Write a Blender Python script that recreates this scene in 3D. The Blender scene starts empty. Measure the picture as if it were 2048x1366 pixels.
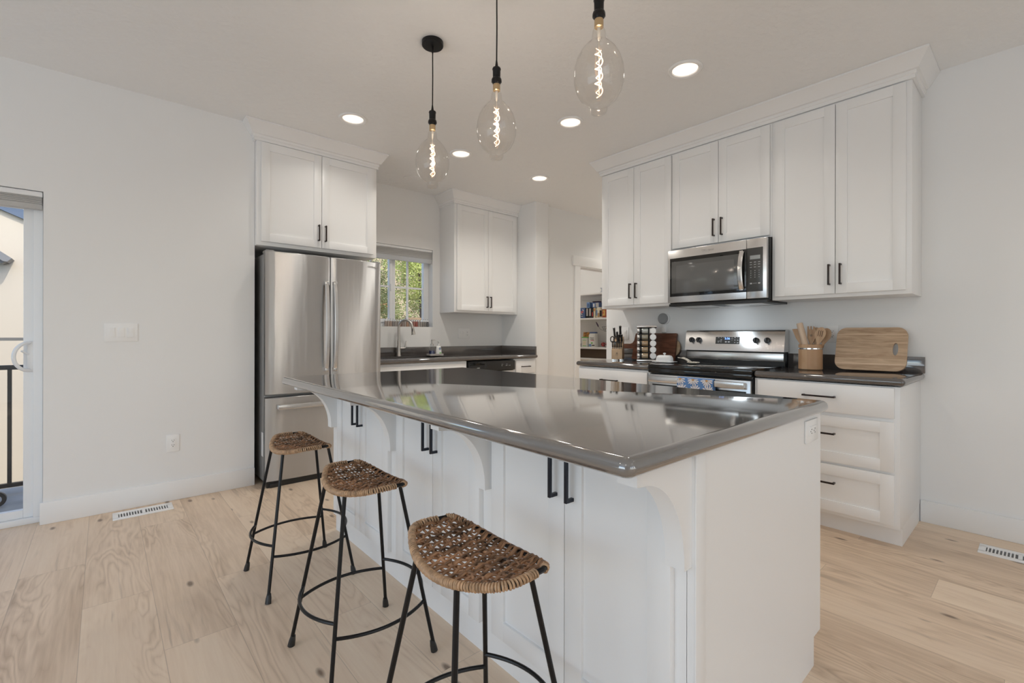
import bpy, bmesh, math, random
from mathutils import Vector, Matrix
PI = math.pi
SC = bpy.context.scene
COL = SC.collection
random.seed(7)

# ------------------------------------------------------------------ camera, world, sun, window fill, exposure
CAMH = 1.143
cam = bpy.data.cameras.new('camera'); camo = bpy.data.objects.new('camera', cam); COL.objects.link(camo)
cam.sensor_fit = 'HORIZONTAL'; cam.sensor_width = 36.0; cam.lens = 932.0/2048*36.0
cam.shift_y = -13.0/2048; cam.clip_start = 0.05; cam.clip_end = 300
camo.matrix_world = Matrix.Translation((0, 0, CAMH)) @ Matrix.Rotation(math.radians(48.75-90), 4, 'Z') @ Matrix.Rotation(PI/2, 4, 'X') @ Matrix.Rotation(0.0018, 4, 'Z')
SC.camera = camo
SC.view_settings.view_transform = 'Standard'; SC.view_settings.look = 'None'
SC.view_settings.gamma = 1.0; SC.view_settings.use_curve_mapping = False
SC.view_settings.exposure = 0.14
SC.cycles.max_bounces = 14; SC.cycles.diffuse_bounces = 6; SC.cycles.transparent_max_bounces = 16
SC.cycles.sample_clamp_indirect = 6.0; SC.cycles.caustics_refractive = False; SC.cycles.caustics_reflective = False

W = bpy.data.worlds.new('sky'); SC.world = W; W.use_nodes = True
wn = W.node_tree.nodes; wl = W.node_tree.links
sky = wn.new('ShaderNodeTexSky'); sky.sky_type = 'NISHITA'; sky.sun_disc = False
sky.sun_elevation = math.radians(48); sky.sun_rotation = math.radians(160); sky.air_density = 1.0; sky.dust_density = 1.5
wl.new(sky.outputs[0], wn['Background'].inputs[0]); wn['Background'].inputs[1].default_value = 0.36

def light(name, kind, loc, energy, color=(1, 1, 1), direction=None, size=None, size_y=None, shape=None):
    L = bpy.data.lights.new(name, kind); L.energy = energy; L.color = color
    o = bpy.data.objects.new(name, L); COL.objects.link(o); o.location = loc
    if direction is not None:
        o.rotation_euler = Vector(direction).to_track_quat('-Z', 'Y').to_euler()
    if kind == 'AREA':
        L.shape = shape or 'RECTANGLE'; L.size = size
        if size_y: L.size_y = size_y
    return o
sun = light('sun', 'SUN', (0, 0, 20), 2.3, (1, .95, .87), (-.25, .62, -.74)); sun.data.angle = .01
# added fill lamps outside the unseen windows, tilted up to brighten the ceiling
light('west_fill', 'AREA', (-3.62, .6, 1.15), 56, (.77, .885, 1.0), (1, 0, 1.15), 3.6, 2.2)
light('south_fill', 'AREA', (1.0, -3.42, 1.15), 22, (.82, .92, 1.0), (0, 1, 1.4), 3.6, 2.2)

# ------------------------------------------------------------------ materials
MATS = {}
def mat(name, col, rough=.5, metal=0.0, spec=.5, emit=None, estr=0, bump=None, noise=None, aniso=0, coat=0, trans=0, alpha=1, sheen=0):
    """bump=(scale, strength, distance[, stretch]) ; noise=(scale, amount[, stretch])"""
    m = bpy.data.materials.new(name); m.use_nodes = True
    nt = m.node_tree; N = nt.nodes; L = nt.links; b = N['Principled BSDF']
    b.inputs['Base Color'].default_value = (*col, 1); b.inputs['Roughness'].default_value = rough
    b.inputs['Metallic'].default_value = metal; b.inputs['Specular IOR Level'].default_value = spec
    b.inputs['Coat Weight'].default_value = coat; b.inputs['Transmission Weight'].default_value = trans
    if sheen: b.inputs['Sheen Weight'].default_value = sheen
    if emit: b.inputs['Emission Color'].default_value = (*emit, 1); b.inputs['Emission Strength'].default_value = estr
    if bump or noise or aniso:
        tc = N.new('ShaderNodeTexCoord')
    if noise:
        mp = N.new('ShaderNodeMapping'); L.new(tc.outputs['Object'], mp.inputs[0])
        if len(noise) > 2: mp.inputs['Scale'].default_value = noise[2]
        nz = N.new('ShaderNodeTexNoise'); nz.inputs['Scale'].default_value = noise[0]; nz.inputs['Detail'].default_value = 5
        L.new(mp.outputs[0], nz.inputs['Vector'])
        rp = N.new('ShaderNodeValToRGB'); a = noise[1]
        rp.color_ramp.elements[0].position = .3; rp.color_ramp.elements[1].position = .7
        rp.color_ramp.elements[0].color = (*[max(0, c*(1-a)) for c in col], 1); rp.color_ramp.elements[1].color = (*[min(1, c*(1+a)) for c in col], 1)
        L.new(nz.outputs['Fac'], rp.inputs[0]); L.new(rp.outputs[0], b.inputs['Base Color'])
    if bump:
        mp2 = N.new('ShaderNodeMapping'); L.new(tc.outputs['Object'], mp2.inputs[0])
        if len(bump) > 3: mp2.inputs['Scale'].default_value = bump[3]
        n2 = N.new('ShaderNodeTexNoise'); n2.inputs['Scale'].default_value = bump[0]; n2.inputs['Detail'].default_value = 4
        L.new(mp2.outputs[0], n2.inputs['Vector'])
        bp = N.new('ShaderNodeBump'); bp.inputs['Strength'].default_value = bump[1]; bp.inputs['Distance'].default_value = bump[2]
        L.new(n2.outputs['Fac'], bp.inputs['Height']); L.new(bp.outputs[0], b.inputs['Normal'])
    if aniso:
        b.inputs['Anisotropic'].default_value = aniso; b.inputs['Anisotropic Rotation'].default_value = .25
        tg = N.new('ShaderNodeTangent'); tg.direction_type = 'RADIAL'; tg.axis = 'Z'
        L.new(tg.outputs[0], b.inputs['Tangent'])
    MATS[name] = m
    return m

def glass_mat(name, tint=(1, 1, 1), refl=1.0, ior=1.45, rough=.01, add=0.0):
    m = bpy.data.materials.new(name); m.use_nodes = True
    nt = m.node_tree; N = nt.nodes; L = nt.links; N.remove(N['Principled BSDF'])
    tr = N.new('ShaderNodeBsdfTransparent'); tr.inputs[0].default_value = (*tint, 1)
    gl = N.new('ShaderNodeBsdfGlossy'); gl.inputs['Roughness'].default_value = rough
    lw = N.new('ShaderNodeLayerWeight'); lw.inputs['Blend'].default_value = .5
    pw = N.new('ShaderNodeMath'); pw.operation = 'POWER'; pw.inputs[1].default_value = 4.5; L.new(lw.outputs['Facing'], pw.inputs[0])
    mu = N.new('ShaderNodeMath'); mu.operation = 'MULTIPLY_ADD'; mu.inputs[1].default_value = .75*refl; mu.inputs[2].default_value = .035+add
    L.new(pw.outputs[0], mu.inputs[0]); mx = N.new('ShaderNodeMixShader'); L.new(mu.outputs[0], mx.inputs[0])
    L.new(tr.outputs[0], mx.inputs[1]); L.new(gl.outputs[0], mx.inputs[2]); L.new(mx.outputs[0], N['Material Output'].inputs[0])
    MATS[name] = m
    return m

def floor_mat():
    m = bpy.data.materials.new('oak_plank_floor'); m.use_nodes = True
    nt = m.node_tree; N = nt.nodes; L = nt.links; b = N['Principled BSDF']
    def M(op, a, c=None, d=None):
        n = N.new('ShaderNodeMath'); n.operation = op
        for i, v in enumerate((a, c, d)):
            if v is None: continue
            if isinstance(v, (int, float)): n.inputs[i].default_value = v
            else: L.new(v, n.inputs[i])
        return n.outputs[0]
    def comb(x, y, z=0.0):
        n = N.new('ShaderNodeCombineXYZ')
        for i, v in enumerate((x, y, z)):
            if isinstance(v, (int, float)): n.inputs[i].default_value = v
            else: L.new(v, n.inputs[i])
        return n.outputs[0]
    tc = N.new('ShaderNodeTexCoord'); sp = N.new('ShaderNodeSeparateXYZ'); L.new(tc.outputs['Object'], sp.inputs[0])
    X, Y = sp.outputs[0], sp.outputs[1]
    pw, pl = .232, 1.42
    xs = M('DIVIDE', M('ADD', X, 9.345), pw); row = M('FLOOR', xs)
    wn1 = N.new('ShaderNodeTexWhiteNoise'); wn1.noise_dimensions = '1D'; L.new(row, wn1.inputs['W'])
    ys = M('ADD', M('DIVIDE', M('ADD', Y, 20.0), pl), M('MULTIPLY', wn1.outputs['Value'], 7.3)); pid = M('FLOOR', ys)
    wn2 = N.new('ShaderNodeTexWhiteNoise'); wn2.noise_dimensions = '2D'; L.new(comb(row, pid), wn2.inputs['Vector'])
    r = wn2.outputs['Value']
    fx = M('FRACT', xs); fy = M('FRACT', ys)
    ex = M('MULTIPLY', M('MINIMUM', fx, M('SUBTRACT', 1.0, fx)), pw); ey = M('MULTIPLY', M('MINIMUM', fy, M('SUBTRACT', 1.0, fy)), pl)
    gap = M('LESS_THAN', M('MINIMUM', ex, ey), .0011)
    off = M('MULTIPLY', r, 37.0)
    gx = M('ADD', X, off)
    def noise(vec, sc, det=4, rough=.55, dist=0):
        n = N.new('ShaderNodeTexNoise'); n.inputs['Scale'].default_value = sc; n.inputs['Detail'].default_value = det
        n.inputs['Roughness'].default_value = rough; n.inputs['Distortion'].default_value = dist; L.new(vec, n.inputs['Vector']); return n.outputs['Fac']
    broad = noise(comb(M('MULTIPLY', gx, 3.0), M('MULTIPLY', Y, .55), off), 1.6, 3, .5, .6)
    # cathedral figure: contour lines of a stretched noise
    fig = M('FRACT', M('MULTIPLY', noise(comb(M('MULTIPLY', gx, 2.4), M('MULTIPLY', Y, .36), off), 2.2, 3, .5, .4), 19.0))
    fig = M('POWER', M('ABSOLUTE', M('SUBTRACT', fig, .5)), .6)
    msk = M('MINIMUM', M('MAXIMUM', M('MULTIPLY', M('SUBTRACT', noise(comb(M('MULTIPLY', gx, 4.0), M('MULTIPLY', Y, .5), M('ADD', off, 5.0)), 1.5, 1), .42), 5.0), .15), 1.0)
    fig = M('ADD', M('MULTIPLY', M('SUBTRACT', fig, .60), M('MULTIPLY', msk, 1.15)), .28)
    fine = noise(comb(M('MULTIPLY', gx, 26.0), M('MULTIPLY', Y, 1.1), off), 3.0, 4, .6)
    kn = N.new('ShaderNodeTexVoronoi'); kn.inputs['Scale'].default_value = 1.0; kn.inputs['Randomness'].default_value = 1.0
    L.new(comb(M('MULTIPLY', gx, 10.0), M('MULTIPLY', Y, 4.2), off), kn.inputs['Vector'])
    kd = M('MULTIPLY', M('SUBTRACT', .16, kn.outputs['Distance']), 11.0)
    wn3 = N.new('ShaderNodeTexWhiteNoise'); L.new(kn.outputs['Color'], wn3.inputs['Vector'])
    kd = M('MULTIPLY', M('MINIMUM', M('MAXIMUM', kd, 0.0), 1.0), M('GREATER_THAN', wn3.outputs['Value'], .60))
    streak = M('MAXIMUM', M('SUBTRACT', noise(comb(M('MULTIPLY', gx, 15.0), M('MULTIPLY', Y, .9), off), 1.3, 3, .6, .8), .62), 0.0)
    t = M('ADD', M('MULTIPLY', broad, .62), M('ADD', M('MULTIPLY', fig, .34), M('MULTIPLY', fine, .40)))
    t = M('ADD', t, M('MULTIPLY', M('SUBTRACT', r, .5), .30))
    rp = N.new('ShaderNodeValToRGB'); L.new(t, rp.inputs[0]); e = rp.color_ramp.elements
    e[0].position = .22; e[0].color = (.53, .385, .265, 1); e[1].position = .98; e[1].color = (.92, .77, .60, 1)
    k = e.new(.58); k.color = (.79, .62, .465, 1)
    dk = M('MINIMUM', M('ADD', M('ADD', M('MULTIPLY', kd, .85), M('MULTIPLY', streak, 2.6)), M('MULTIPLY', gap, .34)), .9)
    mx = N.new('ShaderNodeMix'); mx.data_type = 'RGBA'; L.new(dk, mx.inputs[0]); L.new(rp.outputs[0], mx.inputs[6]); mx.inputs[7].default_value = (.17, .115, .08, 1)
    L.new(mx.outputs[2], b.inputs['Base Color'])
    b.inputs['Roughness'].default_value = .42; b.inputs['Specular IOR Level'].default_value = .4
    bp = N.new('ShaderNodeBump'); bp.inputs['Strength'].default_value = .12; bp.inputs['Distance'].default_value = .002
    L.new(M('SUBTRACT', fine, M('MULTIPLY', gap, 1.0)), bp.inputs['Height']); L.new(bp.outputs[0], b.inputs['Normal'])
    MATS['floor'] = m; return m

def wood_mat(name, dark, light_, scale=(1, 1, 1), sc=6, rough=.5, bands=None):
    """long-grained wood; scale stretches the noise, bands=(axis, width, amount) glues strips"""
    m = bpy.data.materials.new(name); m.use_nodes = True
    nt = m.node_tree; N = nt.nodes; L = nt.links; b = N['Principled BSDF']
    tc = N.new('ShaderNodeTexCoord'); mp = N.new('ShaderNodeMapping'); mp.inputs['Scale'].default_value = scale
    L.new(tc.outputs['Object'], mp.inputs[0])
    nz = N.new('ShaderNodeTexNoise'); nz.inputs['Scale'].default_value = sc; nz.inputs['Detail'].default_value = 5; nz.inputs['Distortion'].default_value = .6
    L.new(mp.outputs[0], nz.inputs['Vector'])
    val = nz.outputs['Fac']
    if bands:
        sp = N.new('ShaderNodeSeparateXYZ'); L.new(tc.outputs['Object'], sp.inputs[0])
        d = N.new('ShaderNodeMath'); d.operation = 'DIVIDE'; L.new(sp.outputs[bands[0]], d.inputs[0]); d.inputs[1].default_value = bands[1]
        f = N.new('ShaderNodeMath'); f.operation = 'FLOOR'; L.new(d.outputs[0], f.inputs[0])
        w = N.new('ShaderNodeTexWhiteNoise'); w.noise_dimensions = '1D'; L.new(f.outputs[0], w.inputs['W'])
        a = N.new('ShaderNodeMath'); a.operation = 'MULTIPLY_ADD'; L.new(w.outputs['Value'], a.inputs[0]); a.inputs[1].default_value = bands[2]; L.new(val, a.inputs[2])
        s = N.new('ShaderNodeMath'); s.operation = 'SUBTRACT'; L.new(a.outputs[0], s.inputs[0]); s.inputs[1].default_value = bands[2]*.5
        val = s.outputs[0]
    rp = N.new('ShaderNodeValToRGB'); rp.color_ramp.elements[0].position = .3; rp.color_ramp.elements[1].position = .72
    rp.color_ramp.elements[0].color = (*dark, 1); rp.color_ramp.elements[1].color = (*light_, 1)
    L.new(val, rp.inputs[0]); L.new(rp.outputs[0], b.inputs['Base Color']); b.inputs['Roughness'].default_value = rough
    MATS[name] = m; return m

WALL = mat('wall_paint', (.875, .875, .87), .6, bump=(140, .12, .002))
CEIL = mat('ceiling_texture', (.905, .905, .90), .45, spec=.4, bump=(13, .32, .02, (1, 1.7, 1)))
WHITE = mat('cabinet_paint', (.90, .898, .892), .32, spec=.5)
TRIM = mat('trim_paint', (.90, .897, .89), .4)
PLASTIC = mat('white_plastic', (.93, .93, .925), .3)
VINYL = mat('white_vinyl', (.90, .915, .93), .4)
SLOT = mat('slot_dark', (.10, .10, .10), .6)
QUARTZ = mat('dark_quartz', (.088, .078, .073), .06, spec=.5, noise=(220, .10)); QUARTZ.node_tree.nodes['Principled BSDF'].inputs['IOR'].default_value = 2.0
ISLANDQ = mat('island_quartz', (.125, .116, .110), .095, spec=.5, coat=1); ISLANDQ.node_tree.nodes['Principled BSDF'].inputs['IOR'].default_value = 2.1; ISLANDQ.node_tree.nodes['Principled BSDF'].inputs['Coat IOR'].default_value = 1.75; ISLANDQ.node_tree.nodes['Principled BSDF'].inputs['Coat Roughness'].default_value = .07
BLACK = mat('black_metal', (.010, .009, .009), .33, spec=.28)
BRONZE = mat('bronze_pull', (.035, .025, .022), .35, metal=.7)
STEEL = mat('stainless', (.565, .565, .565), .33, metal=1, aniso=1.0, bump=(1.0, .45, .02, (3.6, 3.6, .30)))
STEELB = mat('stainless_plain', (.72, .71, .70), .24, metal=1)
CHROME = mat('chrome', (.75, .75, .75), .12, metal=1)
NICKEL = mat('brushed_nickel', (.60, .57, .54), .3, metal=1)
BRASS = mat('brass', (.62, .46, .27), .35, metal=.9)
FRSIDE = mat('fridge_side', (.36, .355, .35), .4, metal=.4)
DARKPL = mat('dark_plastic', (.018, .018, .018), .4)
BGLASS = mat('black_glass', (.012, .012, .012), .05, spec=.6)
OVENW = mat('oven_window', (.10, .10, .098), .08, spec=.7)
PANEL = mat('control_panel', (.055, .055, .053), .25)
GREYMARK = mat('grey_marking', (.55, .56, .57), .5)
LOGO = mat('logo_grey', (.42, .40, .38), .4, metal=.5)
FLOOR = floor_mat()
CEMIT = mat('led_diffuser', (.9, .9, .9), .5, emit=(1, .92, .82), estr=6)
CRING = mat('led_ring', (.9, .9, .9), .5, emit=(1, .80, .62), estr=1.15)
FILA = mat('filament', (1, .7, .4), .5, emit=(1, .56, .30), estr=5.5)
BULBG = glass_mat('bulb_glass', (.975, .965, .95), .75, 1.42, .02, .02)
WINDG = glass_mat('window_glass', (.97, .985, .98), .9, 1.45)
CLEARG = glass_mat('clear_glass', (.93, .94, .94), 1.0, 1.45, .02, .05)
RATTAN = mat('rattan', (.31, .165, .085), .40, noise=(30, .85, (.35, 2.2, 1)), spec=.5)
RATLIGHT = mat('rattan_binding', (.47, .30, .175), .5, noise=(60, .35))
WALNUT = wood_mat('walnut', (.085, .030, .016), (.25, .10, .055), (1, 1, 9), 4, .4)
MAPLE = wood_mat('maple', (.50, .33, .19), (.66, .47, .30), (6, 6, 1), 5, .45)
CROCKW = wood_mat('crock_wood', (.52, .31, .17), (.67, .46, .29), (1, 1, 1), 5, .4, bands=(1, .034, .5))
UTENSIL = wood_mat('utensil_wood', (.46, .29, .17), (.60, .42, .27), (6, 6, 1), 6, .5)
PALEWOOD = wood_mat('pale_wood', (.58, .43, .31), (.68, .53, .40), (6, 6, 1), 6, .55)
BAMBOO = wood_mat('bamboo', (.44, .29, .18), (.66, .48, .32), (1, 1.2, 10), 7, .45, bands=(2, .021, .28))
BAMBOOL = wood_mat('bamboo_pale', (.70, .52, .36), (.78, .60, .43), (1, 1.5, 10), 7, .45)
ROUNDW = wood_mat('round_board_wood', (.48, .32, .19), (.62, .46, .30), (1, 1, 8), 7, .5)
CERAM = mat('white_ceramic', (.82, .82, .82), .2)
SOAPB = mat('blue_soap', (.004, .012, .10), .1)
PUMPW = mat('pump_white', (.86, .86, .84), .3)
GREYFAB = mat('grey_fabric', (.34, .345, .35), .9, bump=(900, .3, .001))
TBLUE = mat('towel_blue', (.13, .27, .56), .9, bump=(700, .3, .001))
TWHITE = mat('towel_white', (.83, .80, .80), .9)
TORANGE = mat('towel_orange', (.72, .40, .17), .9)
SHADEF = mat('shade_fabric', (.84, .83, .81), .8)
_n = SHADEF.node_tree.nodes; _l = SHADEF.node_tree.links; _t = _n.new('ShaderNodeBsdfTranslucent'); _t.inputs[0].default_value = (.9, .9, .9, 1); _m = _n.new('ShaderNodeMixShader'); _m.inputs[0].default_value = .65
_l.new(_n['Principled BSDF'].outputs[0], _m.inputs[1]); _l.new(_t.outputs[0], _m.inputs[2]); _l.new(_m.outputs[0], _n['Material Output'].inputs[0])
DISPB = mat('display_blue', (.2, .4, 1), .5, emit=(.22, .42, 1), estr=2.2)
DKBROWN = mat('dark_brown', (.085, .055, .035), .8)
RED = mat('red_print', (.60, .05, .05), .5)
CREAM = mat('cream_print', (.78, .72, .55), .5)
NAVY = mat('navy_print', (.10, .16, .33), .45)
LBLUE = mat('light_blue_print', (.20, .35, .62), .45)
BLACKP = mat('black_print', (.02, .02, .022), .45)
GREYP = mat('grey_print', (.50, .48, .46), .5)
GREENP = mat('green_print', (.16, .50, .10), .45)
OFFW = mat('off_white_print', (.80, .80, .76), .45)
ORANGEP = mat('orange_print', (.62, .26, .05), .45)
RUST = mat('rust_print', (.42, .09, .03), .4)
PINKP = mat('pink_print', (.72, .12, .22), .5)
TAN = mat('tan_print', (.52, .33, .16), .6)
PURPLE = mat('purple_grey', (.09, .06, .12), .6)
WIRE = mat('wire_grey', (.32, .32, .33), .35, metal=.8)
APPLE = mat('apple_red', (.33, .03, .03), .3, noise=(9, .4))
STUCCO = mat('stucco_cream', (.62, .53, .42), .9, bump=(60, .12, .004))
STUCCOW = mat('stucco_white', (.88, .86, .82), .9, bump=(60, .3, .01))
ROOFB = mat('slate_fascia', (.10, .135, .20), .6)
ROOFG = mat('grey_fascia', (.22, .21, .21), .6)
TERRA = mat('terracotta', (.48, .18, .08), .8, noise=(12, .4))
DECK = mat('deck_grey', (.42, .40, .38), .8, noise=(6, .15))
RAILB = mat('rail_black', (.018, .018, .020), .4)
RAILG = mat('rail_grey', (.20, .19, .18), .5)
LEAFY = mat('leaf_light', (.52, .56, .17), .6, noise=(2.2, .5))
LEAFD = mat('leaf_dark', (.33, .36, .15), .6, noise=(2.2, .55))
BARK = mat('bark', (.10, .07, .05), .9)
FENCEW = mat('fence_wood', (.40, .27, .16), .8, noise=(5, .35))
DIRT = mat('dry_ground', (.40, .29, .16), .95, noise=(1.5, .4))

# ------------------------------------------------------------------ mesh helpers
class MB:
    def __init__(s): s.bm = bmesh.new()
    def box(s, x0, x1, y0, y1, z0, z1, bev=0, seg=2, rot=None):
        if x1 < x0: x0, x1 = x1, x0
        if y1 < y0: y0, y1 = y1, y0
        if z1 < z0: z0, z1 = z1, z0
        M = Matrix.Translation(((x0+x1)/2, (y0+y1)/2, (z0+z1)/2))
        if rot: M = M @ rot
        r = bmesh.ops.create_cube(s.bm, size=1, matrix=M @ Matrix.Diagonal((x1-x0, y1-y0, z1-z0, 1)))
        if bev:
            es = list({e for v in r['verts'] for e in v.link_edges})
            bmesh.ops.bevel(s.bm, geom=es, offset=bev, segments=seg, affect='EDGES', profile=.5)
        return s
    def abox(s, ax, p0, p1, a0, a1, z0, z1, bev=0):
        return s.box(p0, p1, a0, a1, z0, z1, bev) if ax == 'x' else s.box(a0, a1, p0, p1, z0, z1, bev)
    def lathe(s, prof, c=(0, 0, 0), n=24, M=None, cap=True):
        """prof = [(r, z)...]"""
        M = M or Matrix.Identity(4); c = Vector(c); rings = []
        for r, z in prof:
            if r < 1e-6: rings.append([s.bm.verts.new(c + M @ Vector((0, 0, z)))])
            else: rings.append([s.bm.verts.new(c + M @ Vector((r*math.cos(2*PI*i/n), r*math.sin(2*PI*i/n), z))) for i in range(n)])
        for a, b in zip(rings, rings[1:]):
            for i in range(n):
                j = (i+1) % n
                if len(a) == 1 and len(b) == 1: continue
                if len(a) == 1: s.bm.faces.new((a[0], b[j], b[i]))
                elif len(b) == 1: s.bm.faces.new((a[i], a[j], b[0]))
                else: s.bm.faces.new((a[i], a[j], b[j], b[i]))
        if cap:
            if len(rings[0]) > 1: s.bm.faces.new(rings[0][::-1])
            if len(rings[-1]) > 1: s.bm.faces.new(rings[-1])
        return s
    def tube(s, pts, r, n=8, closed=False, rs=None, flat=1.0):
        pts = [Vector(p) for p in pts]; m = len(pts); rings = []
        up = None
        for i, p in enumerate(pts):
            a = pts[(i-1) % m] if (closed or i > 0) else p; b = pts[(i+1) % m] if (closed or i < m-1) else p
            t = (b-a).normalized()
            if up is None: up = Vector((0, 0, 1)) if abs(t.z) < .95 else Vector((1, 0, 0))
            u = (up - t*up.dot(t))
            if u.length < 1e-5: u = t.orthogonal()
            u.normalize(); v = t.cross(u); up = u
            rr = rs[i] if rs else r
            rings.append([s.bm.verts.new(p + u*rr*flat*math.cos(2*PI*k/n) + v*rr*math.sin(2*PI*k/n)) for k in range(n)])
        prs = list(zip(rings, rings[1:])) + ([(rings[-1], rings[0])] if closed else [])
        for A, B in prs:
            for k in range(n):
                j = (k+1) % n; s.bm.faces.new((A[k], A[j], B[j], B[k]))
        if not closed:
            s.bm.faces.new(rings[0][::-1]); s.bm.faces.new(rings[-1])
        return s
    def prism(s, poly, f0, f1, M):
        """poly 2-D points; extruded along local z between f0, f1, placed by matrix M"""
        a = [s.bm.verts.new(M @ Vector((x, y, f0))) for x, y in poly]; b = [s.bm.verts.new(M @ Vector((x, y, f1))) for x, y in poly]
        s.bm.faces.new(a[::-1]); s.bm.faces.new(b); n = len(poly)
        for i in range(n):
            j = (i+1) % n; s.bm.faces.new((a[i], a[j], b[j], b[i]))
        return s
    def prism_hole(s, poly, hole, f0, f1, M):
        L = []
        for f in (f0, f1):
            o = [s.bm.verts.new(M @ Vector((x, y, f))) for x, y in poly]; h = [s.bm.verts.new(M @ Vector((x, y, f))) for x, y in hole]
            es = [s.bm.edges.new((q[i], q[(i+1) % len(q)])) for q in (o, h) for i in range(len(q))]
            bmesh.ops.triangle_fill(s.bm, use_beauty=True, use_dissolve=False, edges=es)
            L.append((o, h))
        for k in (0, 1):
            a, b = L[0][k], L[1][k]; n = len(a)
            for i in range(n):
                j = (i+1) % n; s.bm.faces.new((a[i], a[j], b[j], b[i]))
        return s
    def sphere(s, c, r, u=16, v=10, sc=(1, 1, 1)):
        bmesh.ops.create_uvsphere(s.bm, u_segments=u, v_segments=v, radius=r, matrix=Matrix.Translation(c) @ Matrix.Diagonal((*sc, 1)))
        return s
    def grid_surf(s, P):
        """P[i][j] points -> surface"""
        V = [[s.bm.verts.new(p) for p in row] for row in P]
        for i in range(len(V)-1):
            for j in range(len(V[0])-1):
                s.bm.faces.new((V[i][j], V[i+1][j], V[i+1][j+1], V[i][j+1]))
        return s

WM = {}
def wmat(o):
    return WM[o.name] if o.name in WM else Matrix.Identity(4)
def obj(name, mb, m, parent=None, world=True, smooth=35):
    """link the collected shapes as ONE mesh; with world=True the coordinates are room coordinates"""
    bm = mb.bm
    bmesh.ops.recalc_face_normals(bm, faces=bm.faces[:])
    if parent is not None and world: bm.transform(wmat(parent).inverted())
    me = bpy.data.meshes.new(name); bm.to_mesh(me); bm.free()
    me.materials.append(m)
    if smooth:
        me.polygons.foreach_set('use_smooth', [True]*len(me.polygons)); me.set_sharp_from_angle(angle=math.radians(smooth))
    o = bpy.data.objects.new(name, me); COL.objects.link(o)
    if parent is not None: o.parent = parent; WM[o.name] = wmat(parent)
    return o
def tag(o, label, cat, group=None, kind=None):
    o['label'] = label; o['category'] = cat
    if group: o['group'] = group
    if kind: o['kind'] = kind
    return o
def thing(name, label, cat, loc=(0, 0, 0), rz=0, group=None, M=None):
    o = bpy.data.objects.new(name, None); COL.objects.link(o); o.empty_display_size = .1
    T = Matrix.Translation(loc) @ Matrix.Rotation(rz, 4, 'Z')
    if M is not None: T = Matrix.Translation(loc) @ M
    o.matrix_world = T; WM[o.name] = T
    return tag(o, label, cat, group)
def struct(name, mb, m, parent=None, smooth=35):
    o = obj(name, mb, m, parent, smooth=smooth)
    if parent is None: o['kind'] = 'structure'
    return o
def dup(root, loc, rz, label, group=None):
    r = root.copy(); COL.objects.link(r); r.matrix_world = Matrix.Translation(loc) @ Matrix.Rotation(rz, 4, 'Z'); r['label'] = label
    WM[r.name] = Matrix.Translation(loc) @ Matrix.Rotation(rz, 4, 'Z')
    if group: r['group'] = group
    for ch in list(root.children):
        c = ch.copy(); COL.objects.link(c); c.parent = r; c.matrix_parent_inverse = Matrix.Identity(4)
        for g in ch.children:
            d = g.copy(); COL.objects.link(d); d.parent = c
    return r
def text(name, body, size, M, m, parent, ext=.0004, align='CENTER'):
    cu = bpy.data.curves.new(name, 'FONT'); cu.body = body; cu.size = size; cu.extrude = ext; cu.align_x = align; cu.align_y = 'CENTER'
    tmp = bpy.data.objects.new(name, cu); COL.objects.link(tmp)
    me = bpy.data.meshes.new_from_object(tmp.evaluated_get(bpy.context.evaluated_depsgraph_get())); bpy.data.objects.remove(tmp)
    me.materials.clear(); me.materials.append(m)
    o = bpy.data.objects.new(name, me); COL.objects.link(o); o.parent = parent
    o.matrix_local = wmat(parent).inverted() @ M
    return o
# frames for signs: face towards -x (range wall, island front) or towards -y (sink wall)
def face_mx(x, y, z): return Matrix.Translation((x, y, z)) @ Matrix(((0, 0, -1, 0), (-1, 0, 0, 0), (0, 1, 0, 0), (0, 0, 0, 1)))
def face_my(x, y, z): return Matrix.Translation((x, y, z)) @ Matrix(((1, 0, 0, 0), (0, 0, -1, 0), (0, 1, 0, 0), (0, 0, 0, 1)))
ORD = ['first', 'second', 'third', 'fourth', 'fifth', 'sixth', 'seventh', 'eighth', 'ninth', 'tenth', 'eleventh', 'twelfth', 'thirteenth', 'fourteenth', 'fifteenth', 'sixteenth', 'seventeenth', 'eighteenth', 'nineteenth', 'twentieth']

def shaker(ax, p, a0, a1, z0, z1, parent, name='door', th=.020, rail=.060, rec=.009, m=WHITE):
    """flat framed front; visible face at p, looking towards minus"""
    b = MB(); bv = .0012
    b.abox(ax, p, p+th, a0, a0+rail, z0, z1, bv); b.abox(ax, p, p+th, a1-rail, a1, z0, z1, bv)
    b.abox(ax, p, p+th, a0+rail-.002, a1-rail+.002, z1-rail, z1, bv); b.abox(ax, p, p+th, a0+rail-.002, a1-rail+.002, z0, z0+rail, bv)
    b.abox(ax, p+rec, p+th-.002, a0+rail-.004, a1-rail+.004, z0+rail-.004, z1-rail+.004)
    return obj(name, b, m, parent)
def slabfront(ax, p, a0, a1, z0, z1, parent, name='drawer', th=.020, m=WHITE):
    return obj(name, MB().abox(ax, p, p+th, a0, a1, z0, z1, .002), m, parent)
def pull(ax, p, a, z, L, vert, parent, m=BRONZE, t=.0095, out=.032):
    """square bar pull in front of plane p"""
    b = MB(); h = t/2
    if vert:
        b.abox(ax, p-out, p-out+t, a-h, a+h, z, z+L, .0008)
        for zz in (z, z+L-t): b.abox(ax, p-out+t-.001, p, a-h, a+h, zz, zz+t)
    else:
        b.abox(ax, p-out, p-out+t, a-L/2, a+L/2, z-h, z+h, .0008)
        for aa in (a-L/2, a+L/2-t): b.abox(ax, p-out+t-.001, p, aa, aa+t, z-h, z+h)
    return obj('handle', b, m, parent)

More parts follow.
